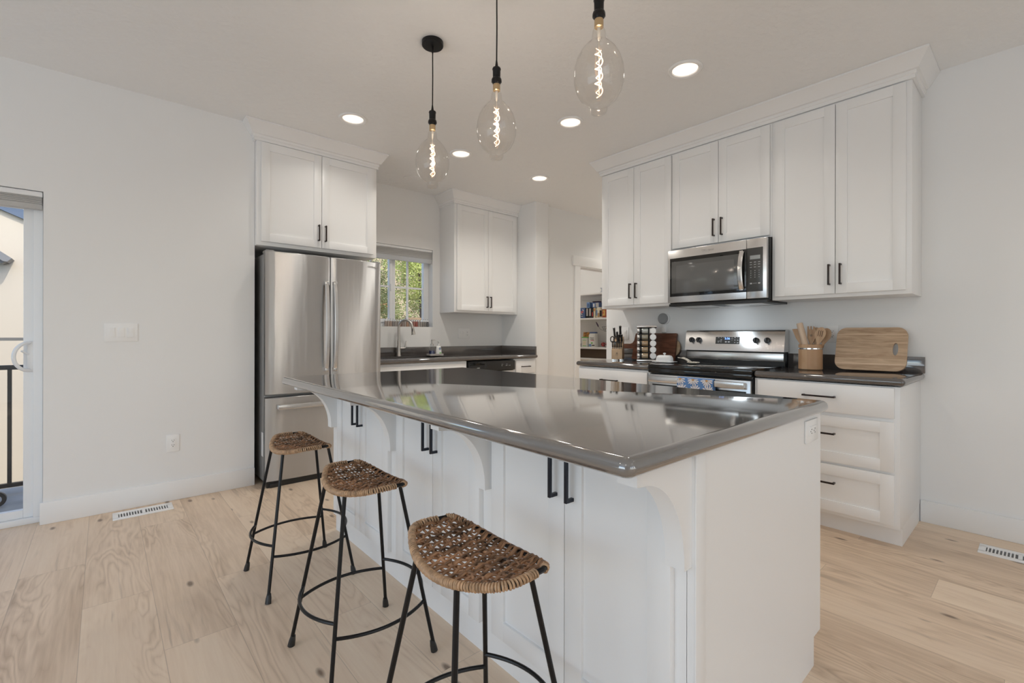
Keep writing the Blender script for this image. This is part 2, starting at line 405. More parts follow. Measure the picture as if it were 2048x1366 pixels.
def ring_pts(x0, x1, y0, y1, rc, inset, k=6):
    r = max(rc-inset, .0005); P = []
    for cx, cy, a0 in ((x1-inset-r, y1-inset-r, 0), (x0+inset+r, y1-inset-r, PI/2), (x0+inset+r, y0+inset+r, PI), (x1-inset-r, y0+inset+r, 1.5*PI)):
        for i in range(k+1):
            a = a0 + PI/2*i/k; P.append((cx+r*math.cos(a), cy+r*math.sin(a)))
    return P
def slab(mb, x0, x1, y0, y1, zt, th, rc=.03, hole=None, seg=7):
    """stone top with a fully rounded edge; hole=(x0,x1,y0,y1)"""
    er = th/2; rings = []
    for i in range(seg+1):
        a = PI/2 - PI*i/seg
        rings.append([mb.bm.verts.new((px, py, zt-er+er*math.sin(a))) for px, py in ring_pts(x0, x1, y0, y1, rc, er*(1-math.cos(a)))])
    n = len(rings[0])
    for A, B in zip(rings, rings[1:]):
        for i in range(n):
            j = (i+1) % n; mb.bm.faces.new((A[i], A[j], B[j], B[i]))
    if not hole:
        mb.bm.faces.new(rings[0]); mb.bm.faces.new(rings[-1][::-1])
    else:
        H = []
        for R, z in ((rings[0], zt), (rings[-1], zt-th)):
            h = [mb.bm.verts.new((px, py, z)) for px, py in ring_pts(*hole, .03, 0)]
            es = [mb.bm.edges.get((R[i], R[(i+1) % n])) for i in range(n)] + [mb.bm.edges.new((h[i], h[(i+1) % len(h)])) for i in range(len(h))]
            bmesh.ops.triangle_fill(mb.bm, use_beauty=True, use_dissolve=False, edges=es); H.append(h)
        for i in range(len(H[0])):
            j = (i+1) % len(H[0]); mb.bm.faces.new((H[0][i], H[0][j], H[1][j], H[1][i]))
    return mb

def sweep(mb, path, prof, side=1):
    """mitred moulding: path [(x,y)], prof [(out,z)] closed; out goes to the right-hand side times side"""
    n = len(path); rings = []
    for i, p in enumerate(path):
        p = Vector(p); dirs = []
        if i > 0: dirs.append((p-Vector(path[i-1])).normalized())
        if i < n-1: dirs.append((Vector(path[i+1])-p).normalized())
        ns = [Vector((d.y, -d.x))*side for d in dirs]
        if len(ns) == 2:
            b = (ns[0]+ns[1]).normalized(); b = b / b.dot(ns[0])
        else: b = ns[0]
        rings.append([mb.bm.verts.new((p.x+b.x*o, p.y+b.y*o, z)) for o, z in prof])
    k = len(prof)
    for A, B in zip(rings, rings[1:]):
        for i in range(k):
            j = (i+1) % k; mb.bm.faces.new((A[i], A[j], B[j], B[i]))
    mb.bm.faces.new(rings[0]); mb.bm.faces.new(rings[-1][::-1])
    return mb
def crown(path, parent, side=1, zt=2.744):
    z0 = 2.612
    prof = [(-.004, z0), (.012, z0), (.012, z0+.020), (.018, z0+.024), (.018, z0+.042), (.030, z0+.046), (.074, zt-.016), (.080, zt-.012), (.080, zt), (-.004, zt)]
    return obj('crown_moulding', sweep(MB(), path, prof, side), WHITE, parent)

# ------------------------------------------------------------------ the setting
CE = 2.745
struct('floor', MB().box(-3.6, 7.2, -3.4, 4.11, -.10, 0).box(.72, 4.09, 4.11, 4.78, -.10, 0).box(4.09, 6.2, 4.11, 6.55, -.10, 0), FLOOR, smooth=0)
struct('ceiling', MB().box(-3.6, 7.2, -3.4, 4.11, CE, CE+.15).box(.72, 4.09, 4.11, 4.78, CE, CE+.15).box(4.09, 6.2, 4.11, 6.55, CE, CE+.15), CEIL, smooth=0)
# left wall with the sliding door, the return into the kitchen bay
b = MB()
b.box(-.272, .72, 3.963, 4.11, 0, CE); b.box(-2.25, -.272, 3.963, 4.11, 2.0, CE); b.box(-3.5, -2.25, 3.963, 4.11, 0, CE); b.box(.72, .866, 3.963, 4.78, 0, CE)
struct('wall_left', b, WALL, smooth=0)
# bay wall with the sink window
WX0, WX1, WZ0, WZ1 = 1.92, 2.845, 1.233, 2.115
b = MB(); b.box(.866, WX0, 4.63, 4.78, 0, CE); b.box(WX1, 4.09, 4.63, 4.78, 0, CE); b.box(WX0, WX1, 4.63, 4.78, 0, WZ0); b.box(WX0, WX1, 4.63, 4.78, WZ1, CE)
struct('wall_sink', b, WALL, smooth=0)
struct('wall_wing', MB().box(3.885, 4.10, 4.0, 4.63, 0, CE, .004), WALL, smooth=0)
# range wall, hall, pantry
struct('wall_right', MB().box(3.80, 3.93, -3.3, 2.894, 0, CE), WALL, smooth=0)
b = MB(); b.box(4.10, 4.66, 4.06, 4.17, 0, CE); b.box(4.66, 5.60, 4.06, 4.17, 2.055, CE); b.box(5.60, 7.2, 4.06, 4.17, 0, CE)
struct('wall_hall', b, WALL, smooth=0)
struct('wall_hall_end', MB().box(7.0, 7.2, 2.76, 4.06, 0, CE), WALL, smooth=0)
struct('wall_hall_near', MB().box(3.93, 7.2, 2.76, 2.894, 0, CE), WALL, smooth=0)
struct('wall_pantry', MB().box(6.06, 6.2, 4.17, 6.5, 0, CE), WALL, smooth=0)
struct('wall_pantry_back', MB().box(4.1, 6.06, 6.4, 6.55, 0, CE), WALL, smooth=0)
struct('wall_pantry_side', MB().box(4.09, 4.2, 4.17, 6.4, 0, CE), WALL, smooth=0)
# the rest of the room behind the camera, with unseen windows sized to let in light
b = MB(); b.box(-3.6, -3.5, -3.3, 4.11, 0, .05); b.box(-3.6, -3.5, -3.3, 4.11, 2.35, CE); b.box(-3.6, -3.5, -3.3, -1.2, .05, 2.35); b.box(-3.6, -3.5, 2.4, 4.11, .05, 2.35)
struct('wall_west', b, WALL, smooth=0)
b = MB(); b.box(-3.5, 3.93, -3.4, -3.3, 0, .05); b.box(-3.5, 3.93, -3.4, -3.3, 2.35, CE); b.box(-3.5, -.55, -3.4, -3.3, .05, 2.35); b.box(-.05, .45, -3.4, -3.3, .05, 2.35); b.box(.95, 1.6, -3.4, -3.3, .05, 2.35); b.box(2.1, 3.93, -3.4, -3.3, .05, 2.35)
struct('wall_south', b, WALL, smooth=0)
def far_window(name, ax, p, a0, a1, n):
    f = MB()
    f.abox(ax, p, p+.06, a0, a1, .05, .11); f.abox(ax, p, p+.06, a0, a1, 2.30, 2.35)
    for i in range(n+1):
        a = a0+.025+(a1-a0-.05)*i/n; f.abox(ax, p, p+.06, a-.03, a+.03, .05, 2.35)
    o = struct(name, f, VINYL); 
far_window('window_2', 'x', -3.58, -1.2, 2.4, 4)
for _k, _x in enumerate((-.55, .45, 1.6)): far_window('window_%d' % (3+_k), 'y', -3.38, _x, _x+.5, 1)  # south openings split by piers to stripe the fridge reflections
# baseboards
def bb(name, x0, x1, y0, y1):
    struct(name, MB().box(x0, x1, y0, y1, 0, .132, .003), TRIM)
bb('baseboard_left', -.285, .866, 3.948, 3.963); bb('baseboard_right', 3.785, 3.80, -3.3, .499)
bb('baseboard_south', -3.5, 3.8, -3.3, -3.285); bb('baseboard_west', -3.5, -3.485, -3.3, 3.95); bb('baseboard_hall', 4.10, 4.65, 4.046, 4.06)
# pantry door casing
b = MB(); b.box(4.648, 4.752, 4.043, 4.06, 0, 2.055, .003); b.box(5.50, 5.60, 4.043, 4.06, 0, 2.055, .003); b.box(4.60, 5.65, 4.036, 4.06, 2.055, 2.185, .003)
b.box(4.66, 4.752, 4.055, 4.17, 0, 2.055); b.box(5.50, 5.60, 4.055, 4.17, 0, 2.055); b.box(4.752, 5.50, 4.055, 4.17, 2.04, 2.056)
struct('trim_1', b, TRIM)

# ------------------------------------------------------------------ sliding glass door on the left
b = MB()
b.box(-2.24, -.277, 4.02, 4.10, .0, .035, .003); b.box(-.318, -.277, 4.02, 4.10, .035, 1.995, .003); b.box(-2.24, -.277, 4.02, 4.10, 1.96, 1.995); b.box(-2.24, -2.20, 4.02, 4.10, .035, 1.96)
d1 = struct('door_1', b, VINYL)
b = MB(); b.box(-.362, -.316, 4.045, 4.085, .036, 1.96, .004); b.box(-1.27, -1.21, 4.045, 4.085, .036, 1.96, .004); b.box(-1.21, -.362, 4.046, 4.084, .036, .085, .003); b.box(-1.21, -.362, 4.046, 4.084, 1.90, 1.96, .003)
obj('sash', b, VINYL, d1)
obj('pane', MB().box(-1.22, -.355, 4.063, 4.067, .08, 1.91), WINDG, d1)
# D handle
b = MB(); b.box(-.345, -.316, 4.026, 4.046, .915, 1.100, .004)
pts = [(-.335-.062*math.sin(PI*i/16), 4.028-.034*math.sin(PI*i/16)**.6, 1.008+.083*math.cos(PI*i/16)) for i in range(17)]
b.tube(pts, .0135, 8, flat=.75); b.tube([(-.338, 4.028, 1.02), (-.366, 4.006, 1.042)], .0055, 8)
obj('handle', b, VINYL, d1)
t = thing('cellular_shade', 'raised white cellular shade in the top of the sliding door opening', 'window shade', (-1.0, 3.99, 1.95))
obj('head_rail', MB().box(-2.2, -.276, 3.969, 4.015, 1.966, 1.996, .004), VINYL, t)
b = MB()
for i in range(4): b.box(-2.2, -.279, 3.974, 4.012, 1.925+.0105*i, 1.934+.0105*i, .003)
obj('fabric', b, SHADEF, t); obj('bottom_rail', MB().box(-2.2, -.279, 3.971, 4.013, 1.892, 1.922, .004), SHADEF, t)

# ------------------------------------------------------------------ kitchen window over the sink
b = MB()
fy0, fy1 = 4.72, 4.775
b.box(WX0, WX1, fy0, fy1, WZ0, WZ0+.05); b.box(WX0, WX1, fy0, fy1, WZ1-.05, WZ1); b.box(WX1-.062, WX1, fy0, fy1, WZ0, WZ1, .004); b.box(WX0, WX0+.05, fy0, fy1, WZ0, WZ1)
w1 = struct('window_1', b, VINYL)
b = MB(); b.box(2.345, 2.378, 4.70, 4.75, WZ0+.04, WZ1-.04, .004); b.box(2.378, 2.425, 4.725, 4.765, WZ0+.04, WZ1-.04, .004); b.box(WX0+.05, WX0+.085, 4.70, 4.745, WZ0+.04, WZ1-.04, .004)
b.box(WX0+.05, 2.36, 4.702, 4.743, WZ0+.05, WZ0+.085); b.box(WX0+.05, 2.36, 4.702, 4.743, WZ1-.085, WZ1-.05)
obj('sash', b, VINYL, w1)
b = MB(); b.box(2.585-.010, 2.585+.010, 4.738, 4.754, WZ0+.05, WZ1-.05); b.box(2.42, WX1-.06, 4.7395, 4.7525, 1.672-.010, 1.672+.010)
b.box(2.13, 2.15, 4.715, 4.73, WZ0+.05, WZ1-.05); b.box(WX0+.08, 2.35, 4.7165, 4.7285, 1.662, 1.682)
obj('muntin', b, VINYL, w1)
obj('latch', MB().box(2.352, 2.370, 4.688, 4.702, 1.62, 1.70, .006), VINYL, w1)
b = MB(); b.box(2.42, WX1-.06, 4.755, 4.758, WZ0+.05, WZ1-.05); b.box(WX0+.08, 2.35, 4.731, 4.734, WZ0+.08, WZ1-.08)
obj('pane', b, WINDG, w1)
t = thing('cellular_shade', 'half raised white cellular shade across the window above the sink', 'window shade', (2.38, 4.66, 2.0))
obj('head_rail', MB().box(WX0+.003, WX1-.004, 4.632, 4.675, 2.085, 2.112, .004), VINYL, t)
b = MB()
for i in range(9): b.box(WX0+.005, WX1-.006, 4.637, 4.672, 2.008+.0088*i, 2.0165+.0088*i, .003)
obj('fabric', b, SHADEF, t); obj('bottom_rail', MB().box(WX0+.004, WX1-.005, 4.634, 4.674, 1.958, 2.006, .005), SHADEF, t)

# row of little bottles on the sill
LABC = [(.36, .30, .27), (.40, .33, .29), (.42, .32, .27), (.27, .25, .24), (.36, .33, .31), (.30, .27, .25), (.28, .16, .13), (.30, .24, .22), (.36, .31, .28), (.40, .25, .18), (.38, .32, .27), (.38, .28, .25), (.33, .14, .11), (.30, .09, .07), (.35, .31, .28), (.30, .28, .26), (.24, .22, .20), (.22, .21, .20), (.12, .12, .125)]
nb = len(LABC)
for i, c in enumerate(LABC):
    x = 2.800-.0287*(nb-1-i)
    lab = ('dark grey little bottle at the right end of the window sill row' if i == nb-1 else f'{ORD[nb-1-i]} little bottle from the right in the window sill row')
    t = thing('oil_bottle', lab, 'bottle', (x, 4.665, WZ0), 0, 'little bottles along the sink window sill')
    obj('body', MB().lathe([(.0115, 0), (.0139, .002), (.0139, .052), (.010, .058), (.007, .060)], n=14), mat('label_%02d' % i, c, .45), t, False)
    obj('cap', MB().lathe([(.0085, .0595), (.0088, .061), (.0088, .075), (.0078, .077)], n=12), PLASTIC, t, False)
    obj('dropper_top', MB().lathe([(.0045, .0768), (.0045, .0820), (.003, .083)], n=8), SLOT, t, False)

# ------------------------------------------------------------------ fridge and the cabinet above it
FX0, FX1, FY = .902, 1.812, 3.78
t = thing('refrigerator', 'stainless steel French door refrigerator with bottom freezer, beside the left wall', 'refrigerator', (1.357, 4.15, 0))
obj('body', MB().box(FX0+.006, FX1-.006, 3.845, 4.56, .035, 1.752, .004), FRSIDE, t)
def fdoor(x0, x1, z0, z1, name):
    b = MB(); n = 14; P = []
    def yy(x):
        u = (x-(FX0+FX1)/2)/((FX1-FX0)/2); return FY+.012*u*u
    cols = []
    for i in range(n+1):
        x = x0+(x1-x0)*i/n; e = min(i, n-i); dy = .010 if e == 0 else 0
        cols.append((x, yy(x)+dy))
    rows = [(z0, .008), (z0+.006, 0), (z1-.006, 0), (z1, .008)]
    P = [[Vector((x, y+d, z)) for z, d in rows] for x, y in cols]
    b.grid_surf(P)
    yb = 3.842
    B = [[Vector((x, yb, z)) for z in (z0, z1)] for x in (x0, x1)]
    # edges: close the shell
    b.grid_surf([[P[i][0] for i in range(n+1)], [Vector((cols[i][0], yb, z0)) for i in range(n+1)]])
    b.grid_surf([[P[i][3] for i in range(n+1)], [Vector((cols[i][0], yb, z1)) for i in range(n+1)]])
    for k in (0, n): b.grid_surf([[P[k][r] for r in range(4)], [Vector((cols[k][0], yb, rows[r][0])) for r in range(4)]])
    b.grid_surf(B)
    bmesh.ops.remove_doubles(b.bm, verts=b.bm.verts[:], dist=1e-5)
    return obj(name, b, STEEL, t, smooth=50)
dl = fdoor(FX0, 1.370, .690, 1.768, 'door'); dr = fdoor(1.378, FX1, .690, 1.768, 'door'); fz = fdoor(FX0, FX1, .042, .672, 'freezer_drawer')
def vbar(x, z0, z1, parent):
    n = 18; b = MB(); W_, T_ = .0165, .008; sec = []
    for i in range(n+1):
        s = i/n; z = z0+(z1-z0)*s; y = FY-.014-.040*math.sin(PI*s)**.55
        sec.append([Vector((x-W_, y, z)), Vector((x-W_*.6, y-T_, z)), Vector((x+W_*.6, y-T_, z)), Vector((x+W_, y, z)), Vector((x+W_*.6, y+T_, z)), Vector((x-W_*.6, y+T_, z)), Vector((x-W_, y, z))])
    b.grid_surf(sec)
    for z in (z0+.012, z1-.012): b.box(x-.014, x+.014, FY-.030, FY+.012, z-.014, z+.014, .003)
    bmesh.ops.remove_doubles(b.bm, verts=b.bm.verts[:], dist=1e-5)
    return obj('handle', b, STEELB, parent)
vbar(1.336, .853, 1.568, dl); vbar(1.404, .853, 1.568, dr)
b = MB(); b.box(.975, 1.74, FY-.058, FY-.044, .585, .621, .004)
for x in (.985, 1.73): b.box(x-.012, x+.012, FY-.048, FY+.012, .588, .618, .003)
obj('handle', b, STEELB, fz)
b = MB(); b.box(FX0+.012, FX1-.012, 3.80, 3.84, .0, .045)
for x in (.96, 1.75): b.box(x-.03, x+.03, 3.785, 3.83, .0, .03, .004)
obj('kick_grille', b, DARKPL, t)
b = MB(); b.box(FX0+.004, FX0+.060, 3.80, 3.90, 1.753, 1.775, .004); b.box(FX1-.060, FX1-.004, 3.80, 3.90, 1.753, 1.775, .004)
obj('hinge_cover', b, FRSIDE, t)
text('brand_lettering', 'SAMSUNG', .020, face_my(1.735, FY+.006, 1.722), mat('faint_logo', (.46, .44, .42), .35, metal=.8), dr)
obj('rating_sticker', MB().box(FX0+.0045, FX0+.0065, 3.88, 3.93, .22, .40), PLASTIC, t)

t = thing('upper_cabinet', 'white two-door cabinet above the refrigerator', 'cabinet', (1.35, 4.25, 1.823))
obj('body', MB().box(.868, 1.827, 3.918, 4.628, 1.823, 2.66, .002), WHITE, t)
for (x0, x1, hx) in ((.897, 1.343, 1.318), (1.347, 1.793, 1.372)):
    d = shaker('y', 3.898, x0, x1, 1.852, 2.605, t); pull('y', 3.898, hx, 1.905, .130, True, d)
crown([(.862, 3.961), (.862, 3.918), (1.827, 3.918), (1.827, 4.628)], t, side=1)

# ------------------------------------------------------------------ sink wall: upper cabinet, base units, top, sink
t = thing('upper_cabinet', 'white two-door cabinet right of the sink window', 'cabinet', (3.4, 4.48, 1.397))
obj('body', MB().box(2.94, 3.884, 4.332, 4.628, 1.397, 2.66, .002), WHITE, t)
for (x0, x1, hx) in ((2.968, 3.409, 3.385), (3.413, 3.855, 3.437)):
    d = shaker('y', 4.312, x0, x1, 1.422, 2.605, t); pull('y', 4.312, hx, 1.462, .130, True, d)
crown([(2.94, 4.628), (2.94, 4.332), (3.884, 4.332)], t, side=1)

def base_body(ax, f, back, a0, a1, parent, toe=.07):
    b = MB(); b.abox(ax, f, back, a0, a1, .106, .868, .001); b.abox(ax, f+toe, back, a0, a1, 0, .107)
    return obj('body', b, WHITE, parent)
t = thing('base_cabinet', 'white sink base cabinet with blank panel under the dark worktop', 'cabinet', (2.36, 4.3, 0))
b = MB(); b.box(1.84, 2.872, 4.002, 4.05, .106, .868); b.box(1.84, 1.86, 4.05, 4.62, .106, .868); b.box(2.852, 2.872, 4.05, 4.62, .106, .868); b.box(1.84, 2.872, 4.07, 4.62, 0, .13)
obj('body', b, WHITE, t); slabfront('y', 3.982, 1.86, 2.858, .70, .845, t, 'false_front')
for x0, x1, hx in ((1.86, 2.357, 2.325), (2.361, 2.858, 2.393)):
    d = shaker('y', 3.982, x0, x1, .125, .69, t); pull('y', 3.982, hx, .53, .13, True, d)
t = thing('dishwasher', 'dishwasher with black control panel in the sink run', 'dishwasher', (3.2, 4.3, 0))
obj('body', MB().box(2.880, 3.528, 4.0, 4.6, .10, .862), DARKPL, t)
obj('door', MB().box(2.882, 3.526, 3.972, 4.0, .11, .745, .004), STEELB, t)
cp = obj('control_panel', MB().box(2.882, 3.526, 3.965, 4.0, .75, .858, .006), BGLASS, t)
b = MB()
for x in (3.33, 3.39, 3.405, 3.435, 3.450): b.box(x-.004, x+.004, 3.9642, 3.9655, .800, .806)
for x in (3.335, 3.40): b.box(x-.012, x+.012, 3.9642, 3.9655, .816, .818)
b.box(2.985, 3.02, 3.9642, 3.9655, .787, .792)
obj('markings', b, GREYMARK, cp)
t = thing('base_cabinet', 'narrow white drawer unit right of the dishwasher', 'cabinet', (3.7, 4.3, 0))
base_body('y', 4.002, 4.62, 3.534, 3.884, t)
for z0, z1 in ((.70, .845), (.41, .69), (.125, .40)):
    d = slabfront('y', 3.982, 3.556, 3.862, z0, z1, t); pull('y', 3.982, 3.70, z0+(.078 if z0 > .6 else .16), .128, False, d)

t = thing('countertop', 'dark grey stone worktop with splashback along the sink wall', 'countertop', (2.86, 4.3, .87))
SH = (2.02, 2.80, 4.10, 4.50)
b = slab(MB(), 1.83, 3.884, 3.962, 4.626, .912, .040, .006, hole=SH); obj('top', b, QUARTZ, t)
b = MB(); b.box(1.83, 3.8835, 4.606, 4.629, .910, 1.008, .002); b.box(3.862, 3.8845, 3.985, 4.606, .910, 1.008, .002)
obj('splashback', b, QUARTZ, t)
t = thing('sink', 'dark inset sink basin with thin rim under the window', 'sink', (2.41, 4.3, .7))
b = MB(); x0, x1, y0, y1 = SH
for q in ((x0+.001, x0+.014, y0+.001, y1-.001), (x1-.014, x1-.001, y0+.001, y1-.001), (x0+.014, x1-.014, y0+.001, y0+.014), (x0+.014, x1-.014, y1-.014, y1-.001)): b.box(*q, .715, .9145, .002)
b.box(x0+.001, x1-.001, y0+.001, y1-.001, .70, .716)
obj('basin', b, mat('sink_dark', (.05, .045, .042), .3), t)
obj('drain', MB().lathe([(.04, .7165), (.04, .719), (.02, .7195)], (2.41, 4.3, 0), 20), CHROME, t)

t = thing('faucet', 'brushed nickel gooseneck pull-down faucet behind the sink', 'faucet', (2.375, 4.545, .9122))
obj('base', MB().lathe([(.027, 0), (.027, .008), (.021, .022), (.019, .10), (.0165, .17)], n=20), NICKEL, t, False)
pts = [(0, 0, .16), (0, 0, .30)] + [(.062*(1-math.cos(a))*.85, -.085*(1-math.cos(a))*.6, .305+.083*math.sin(a)) for a in [PI*i/14*.94 for i in range(15)]]
obj('spout', MB().tube(pts, .0135, 12), NICKEL, t, False)
e = Vector(pts[-1])
hd = obj('spray_head', MB().tube([e+Vector((0, 0, .004)), e+Vector((.004, -.004, -.03)), e+Vector((.010, -.010, -.088))], .02, 14, rs=[.0145, .0165, .0235]), NICKEL, t, False)
obj('button', MB().box(e.x-.010, e.x-.001, e.y-.026, e.y-.018, e.z-.055, e.z-.020, .003), SLOT, hd, False)
b = MB().tube([(.012, -.004, .085), (.060, -.022, .088)], .0125, 12); b.tube([(.058, -.021, .088), (.068, -.024, .105), (.070, -.024, .150), (.074, -.025, .165)], .006, 10, rs=[.012, .010, .005, .004])
obj('lever', b, NICKEL, t, False)

t = thing('soap_tray', 'small pale tray under the two soap bottles', 'tray', (2.762, 4.44, .9125))
b = MB(); b.box(-.085, .085, -.04, .04, 0, .006, .002)
for q in ((-.085, .085, -.04, -.034), (-.085, .085, .034, .04), (-.085, -.079, -.034, .034), (.079, .085, -.034, .034)): b.box(*q, .004, .022, .0015)
obj('tray', b, mat('tray_grey', (.45, .42, .40), .35), t, False)
t = thing('soap_dispenser', 'clear glass pump bottle half full of dark blue soap', 'soap dispenser', (2.722, 4.44, .919))
obj('bottle', MB().lathe([(.030, 0), (.033, .003), (.033, .075), (.027, .092), (.017, .104), (.016, .112)], n=24), CLEARG, t, False)
obj('soap', MB().lathe([(.0295, .003), (.0318, .005), (.0318, .050), (.0, .050)], n=24), SOAPB, t, False)
b = MB().lathe([(.018, .108), (.018, .122), (.008, .128), (.008, .150), (.010, .152), (.010, .168), (.005, .172)], n=16); b.tube([(0, 0, .166), (.018, -.02, .170), (.024, -.027, .162)], .004, 8)
obj('pump', b, NICKEL, t, False)
t = thing('soap_bottle', 'white hand soap bottle with blue oval badge on the sink tray', 'soap bottle', (2.803, 4.435, .919))
prof = [(.0, 0), (.036, .0), (.038, .006), (.036, .05), (.028, .095), (.014, .105), (.013, .108)]
b = MB().lathe(prof, n=24, M=Matrix.Diagonal((1, .62, 1, 1))); sb = obj('bottle', b, PUMPW, t, False)
b = MB().lathe([(.016, .106), (.016, .122), (.006, .126), (.006, .142), (.011, .144), (.011, .152), (.003, .153)], n=16); b.tube([(0, 0, .148), (-.012, -.022, .148)], .004, 8)
obj('pump', b, PUMPW, t, False)
bd = obj('badge', MB().lathe([(.0, 0), (.0150, 0), (.0150, .0008), (0, .0008)], n=20, c=(2.803+.004, 4.435-.0222, .919+.072), M=Matrix(((1, 0, 0, 0), (0, .15, -1, 0), (0, 1, .15, 0), (0, 0, 0, 1))) @ Matrix.Diagonal((1, .8, 1, 1))), NAVY, t)
text('badge_lettering', 'Dial', .016, Matrix.Translation((0, -.0012, 0)) @ face_my(2.807, 4.4115, .991), PUMPW, t)
obj('green_print', MB().box(2.800, 2.824, 4.4098, 4.4115, .938, .948, .0005), GREENP, t)

def plate_wall(name, label, cat, ax, p, a, z, w, h, gangs):
    """cover plate with switches ('s') or sockets ('o'), face at p looking to minus"""
    t = thing(name, label, cat, (p, a, z) if ax == 'x' else (a, p, z))
    obj('cover_plate', MB().abox(ax, p-.006, p, a-w/2, a+w/2, z-h/2, z+h/2, .0022), PLASTIC, t)
    n = len(gangs)
    for i, g in enumerate(gangs):
        c = a + (i-(n-1)/2)*.046*(-1 if ax == 'x' else 1)
        if g == 's':
            b = MB(); b.abox(ax, p-.009, p-.005, c-.0165, c+.0165, z-.033, z+.033, .001); b.abox(ax, p-.0112, p-.008, c-.014, c+.014, z-.001, z+.030, .001)
            obj('rocker', b, PLASTIC, t)
        else:
            o = obj('socket', MB().abox(ax, p-.0085, p-.005, c-.0165, c+.0165, z-.033, z+.033, .001), PLASTIC, t)
            b = MB()
            for zz in (z+.017, z-.015):
                for s_ in (-.0062, .0062): b.abox(ax, p-.0088, p-.0083, c+s_-.0011, c+s_+.0011, zz, zz+.0075)
                b.abox(ax, p-.0088, p-.0083, c-.0024, c+.0024, zz-.0085, zz-.0040)
            obj('slots', b, SLOT, o)
    return t
plate_wall('light_switch', 'white three-gang switch plate on the left wall', 'light switch', 'y', 3.963, .088, 1.155, .168, .118, 'sss')
plate_wall('wall_outlet', 'white outlet low on the left wall above the baseboard', 'outlet', 'y', 3.963, .362, .393, .074, .118, 'o')
plate_wall('wall_outlet', 'white combined switch and outlet plate right of the soap bottles', 'outlet', 'y', 4.63, 3.285, 1.16, .168, .118, 'sso')
plate_wall('wall_outlet', 'white outlet between the utensil crock and bamboo board', 'outlet', 'x', 3.80, .964, 1.155, .074, .118, 'o')
plate_wall('light_switch', 'white switch plate behind the knife block', 'light switch', 'x', 3.80, 2.665, 1.16, .074, .118, 's')

# ------------------------------------------------------------------ range wall: uppers
UX = 3.475; UB = 1.385
def upper(label, y0, y1, z0, gap, dz0, da, hz, hl=.130):
    t = thing('upper_cabinet', label, 'cabinet', (3.64, (y0+y1)/2, z0))
    obj('body', MB().box(UX, 3.799, y0, y1, z0, 2.611, .001), WHITE, t)
    for a0, a1, hy in ((da[0], gap-.002, gap-.030), (gap+.002, da[1], gap+.030)):
        d = shaker('x', UX-.020, a0, a1, dz0, 2.600, t); pull('x', UX-.020, hy, hz, hl, True, d)
    return t
ur = upper('tall white two-door wall cabinet right of the microwave', .496, 1.2355, UB, .863, 1.408, (.520, 1.2125), 1.462)
um = upper('short white two-door wall cabinet directly over the microwave', 1.2365, 1.9875, 1.826, 1.604, 1.838, (1.2475, 1.978), 1.888)
ul = upper('tall white two-door wall cabinet left of the microwave', 1.9885, 2.700, UB, 2.342, 1.408, (1.990, 2.675), 1.462)
t = thing('crown_moulding', 'white crown moulding topping the range wall cabinets', 'moulding', (3.47, 1.6, 2.612))
z0 = 2.612; zt = 2.744
prof = [(-.002, z0), (.012, z0), (.012, z0+.020), (.018, z0+.024), (.018, z0+.042), (.030, z0+.046), (.074, zt-.016), (.080, zt-.012), (.080, zt), (-.002, zt)]
obj('crown', sweep(MB(), [(3.799, .493), (3.473, .493), (3.473, 2.703), (3.799, 2.703)], prof, -1), WHITE, t)
obj('filler', MB().box(3.474, 3.799, .494, 2.702, 2.6125, 2.744), WHITE, t)
# ------------------------------------------------------------------ microwave
MX = 3.395; my0, my1 = 1.2425, 1.982
t = thing('microwave', 'stainless over-the-range microwave with black glass door', 'microwave', (3.6, 1.61, 1.385))
obj('body', MB().box(3.440, 3.797, my0-.003, my1+.003, 1.392, 1.822), DARKPL, t)
dy = 1.375   # seam between the door and the control strip
md = obj('door', MB().box(MX, 3.438, dy+.0015, my1, 1.400, 1.815, .003), STEELB, t)
obj('glass', MB().box(MX-.0015, MX+.01, dy+.0025, my1-.020, 1.448, 1.750, .0005), BGLASS, md)
obj('window', MB().box(MX-.0028, MX+.006, dy+.055, my1-.035, 1.472, 1.722, .0005), OVENW, md)
obj('inner_window', MB().box(MX-.0036, MX+.004, dy+.085, my1-.075, 1.480, 1.690, .0003), mat('oven_mesh', (.13, .13, .128), .12, spec=.6), md)
n = 16; b = MB(); sec = []
for i in range(n+1):
    s = i/n; z = 1.466+.268*s; x = MX-.010-.036*math.sin(PI*s)**.7
    c = dy+.030
    sec.append([Vector((x, c-.017, z)), Vector((x-.007, c-.010, z)), Vector((x-.007, c+.010, z)), Vector((x, c+.017, z)), Vector((x+.005, c, z)), Vector((x, c-.017, z))])
b.grid_surf(sec); bmesh.ops.remove_doubles(b.bm, verts=b.bm.verts[:], dist=1e-5)
for z in (1.472, 1.728): b.box(MX-.018, MX+.002, dy+.018, dy+.042, z-.012, z+.012, .002)
obj('handle', b, STEELB, md)
cp = obj('control_strip', MB().box(MX, 3.438, my0, dy-.0015, 1.400, 1.815, .003), STEELB, t)
obj('keypad_panel', MB().box(MX-.0015, MX+.01, my0+.024, dy-.0025, 1.448, 1.752, .0005), PANEL, cp)
b = MB(); ky = [1.345, 1.318, 1.291]
for r_, z in enumerate((1.650, 1.634, 1.616)):
    for y in ky: b.box(MX-.0022, MX-.001, y-.007, y+.007, z, z+.003)
for z in (1.590, 1.575, 1.560, 1.545):
    for y in ky: b.box(MX-.0022, MX-.001, y-.002, y+.002, z, z+.0045)
for y in (1.344, 1.290): b.box(MX-.0022, MX-.001, y-.007, y+.007, 1.500, 1.509)
b.box(MX-.0022, MX-.001, 1.305, 1.331, 1.504, 1.506)
obj('key_markings', b, GREYMARK, cp)
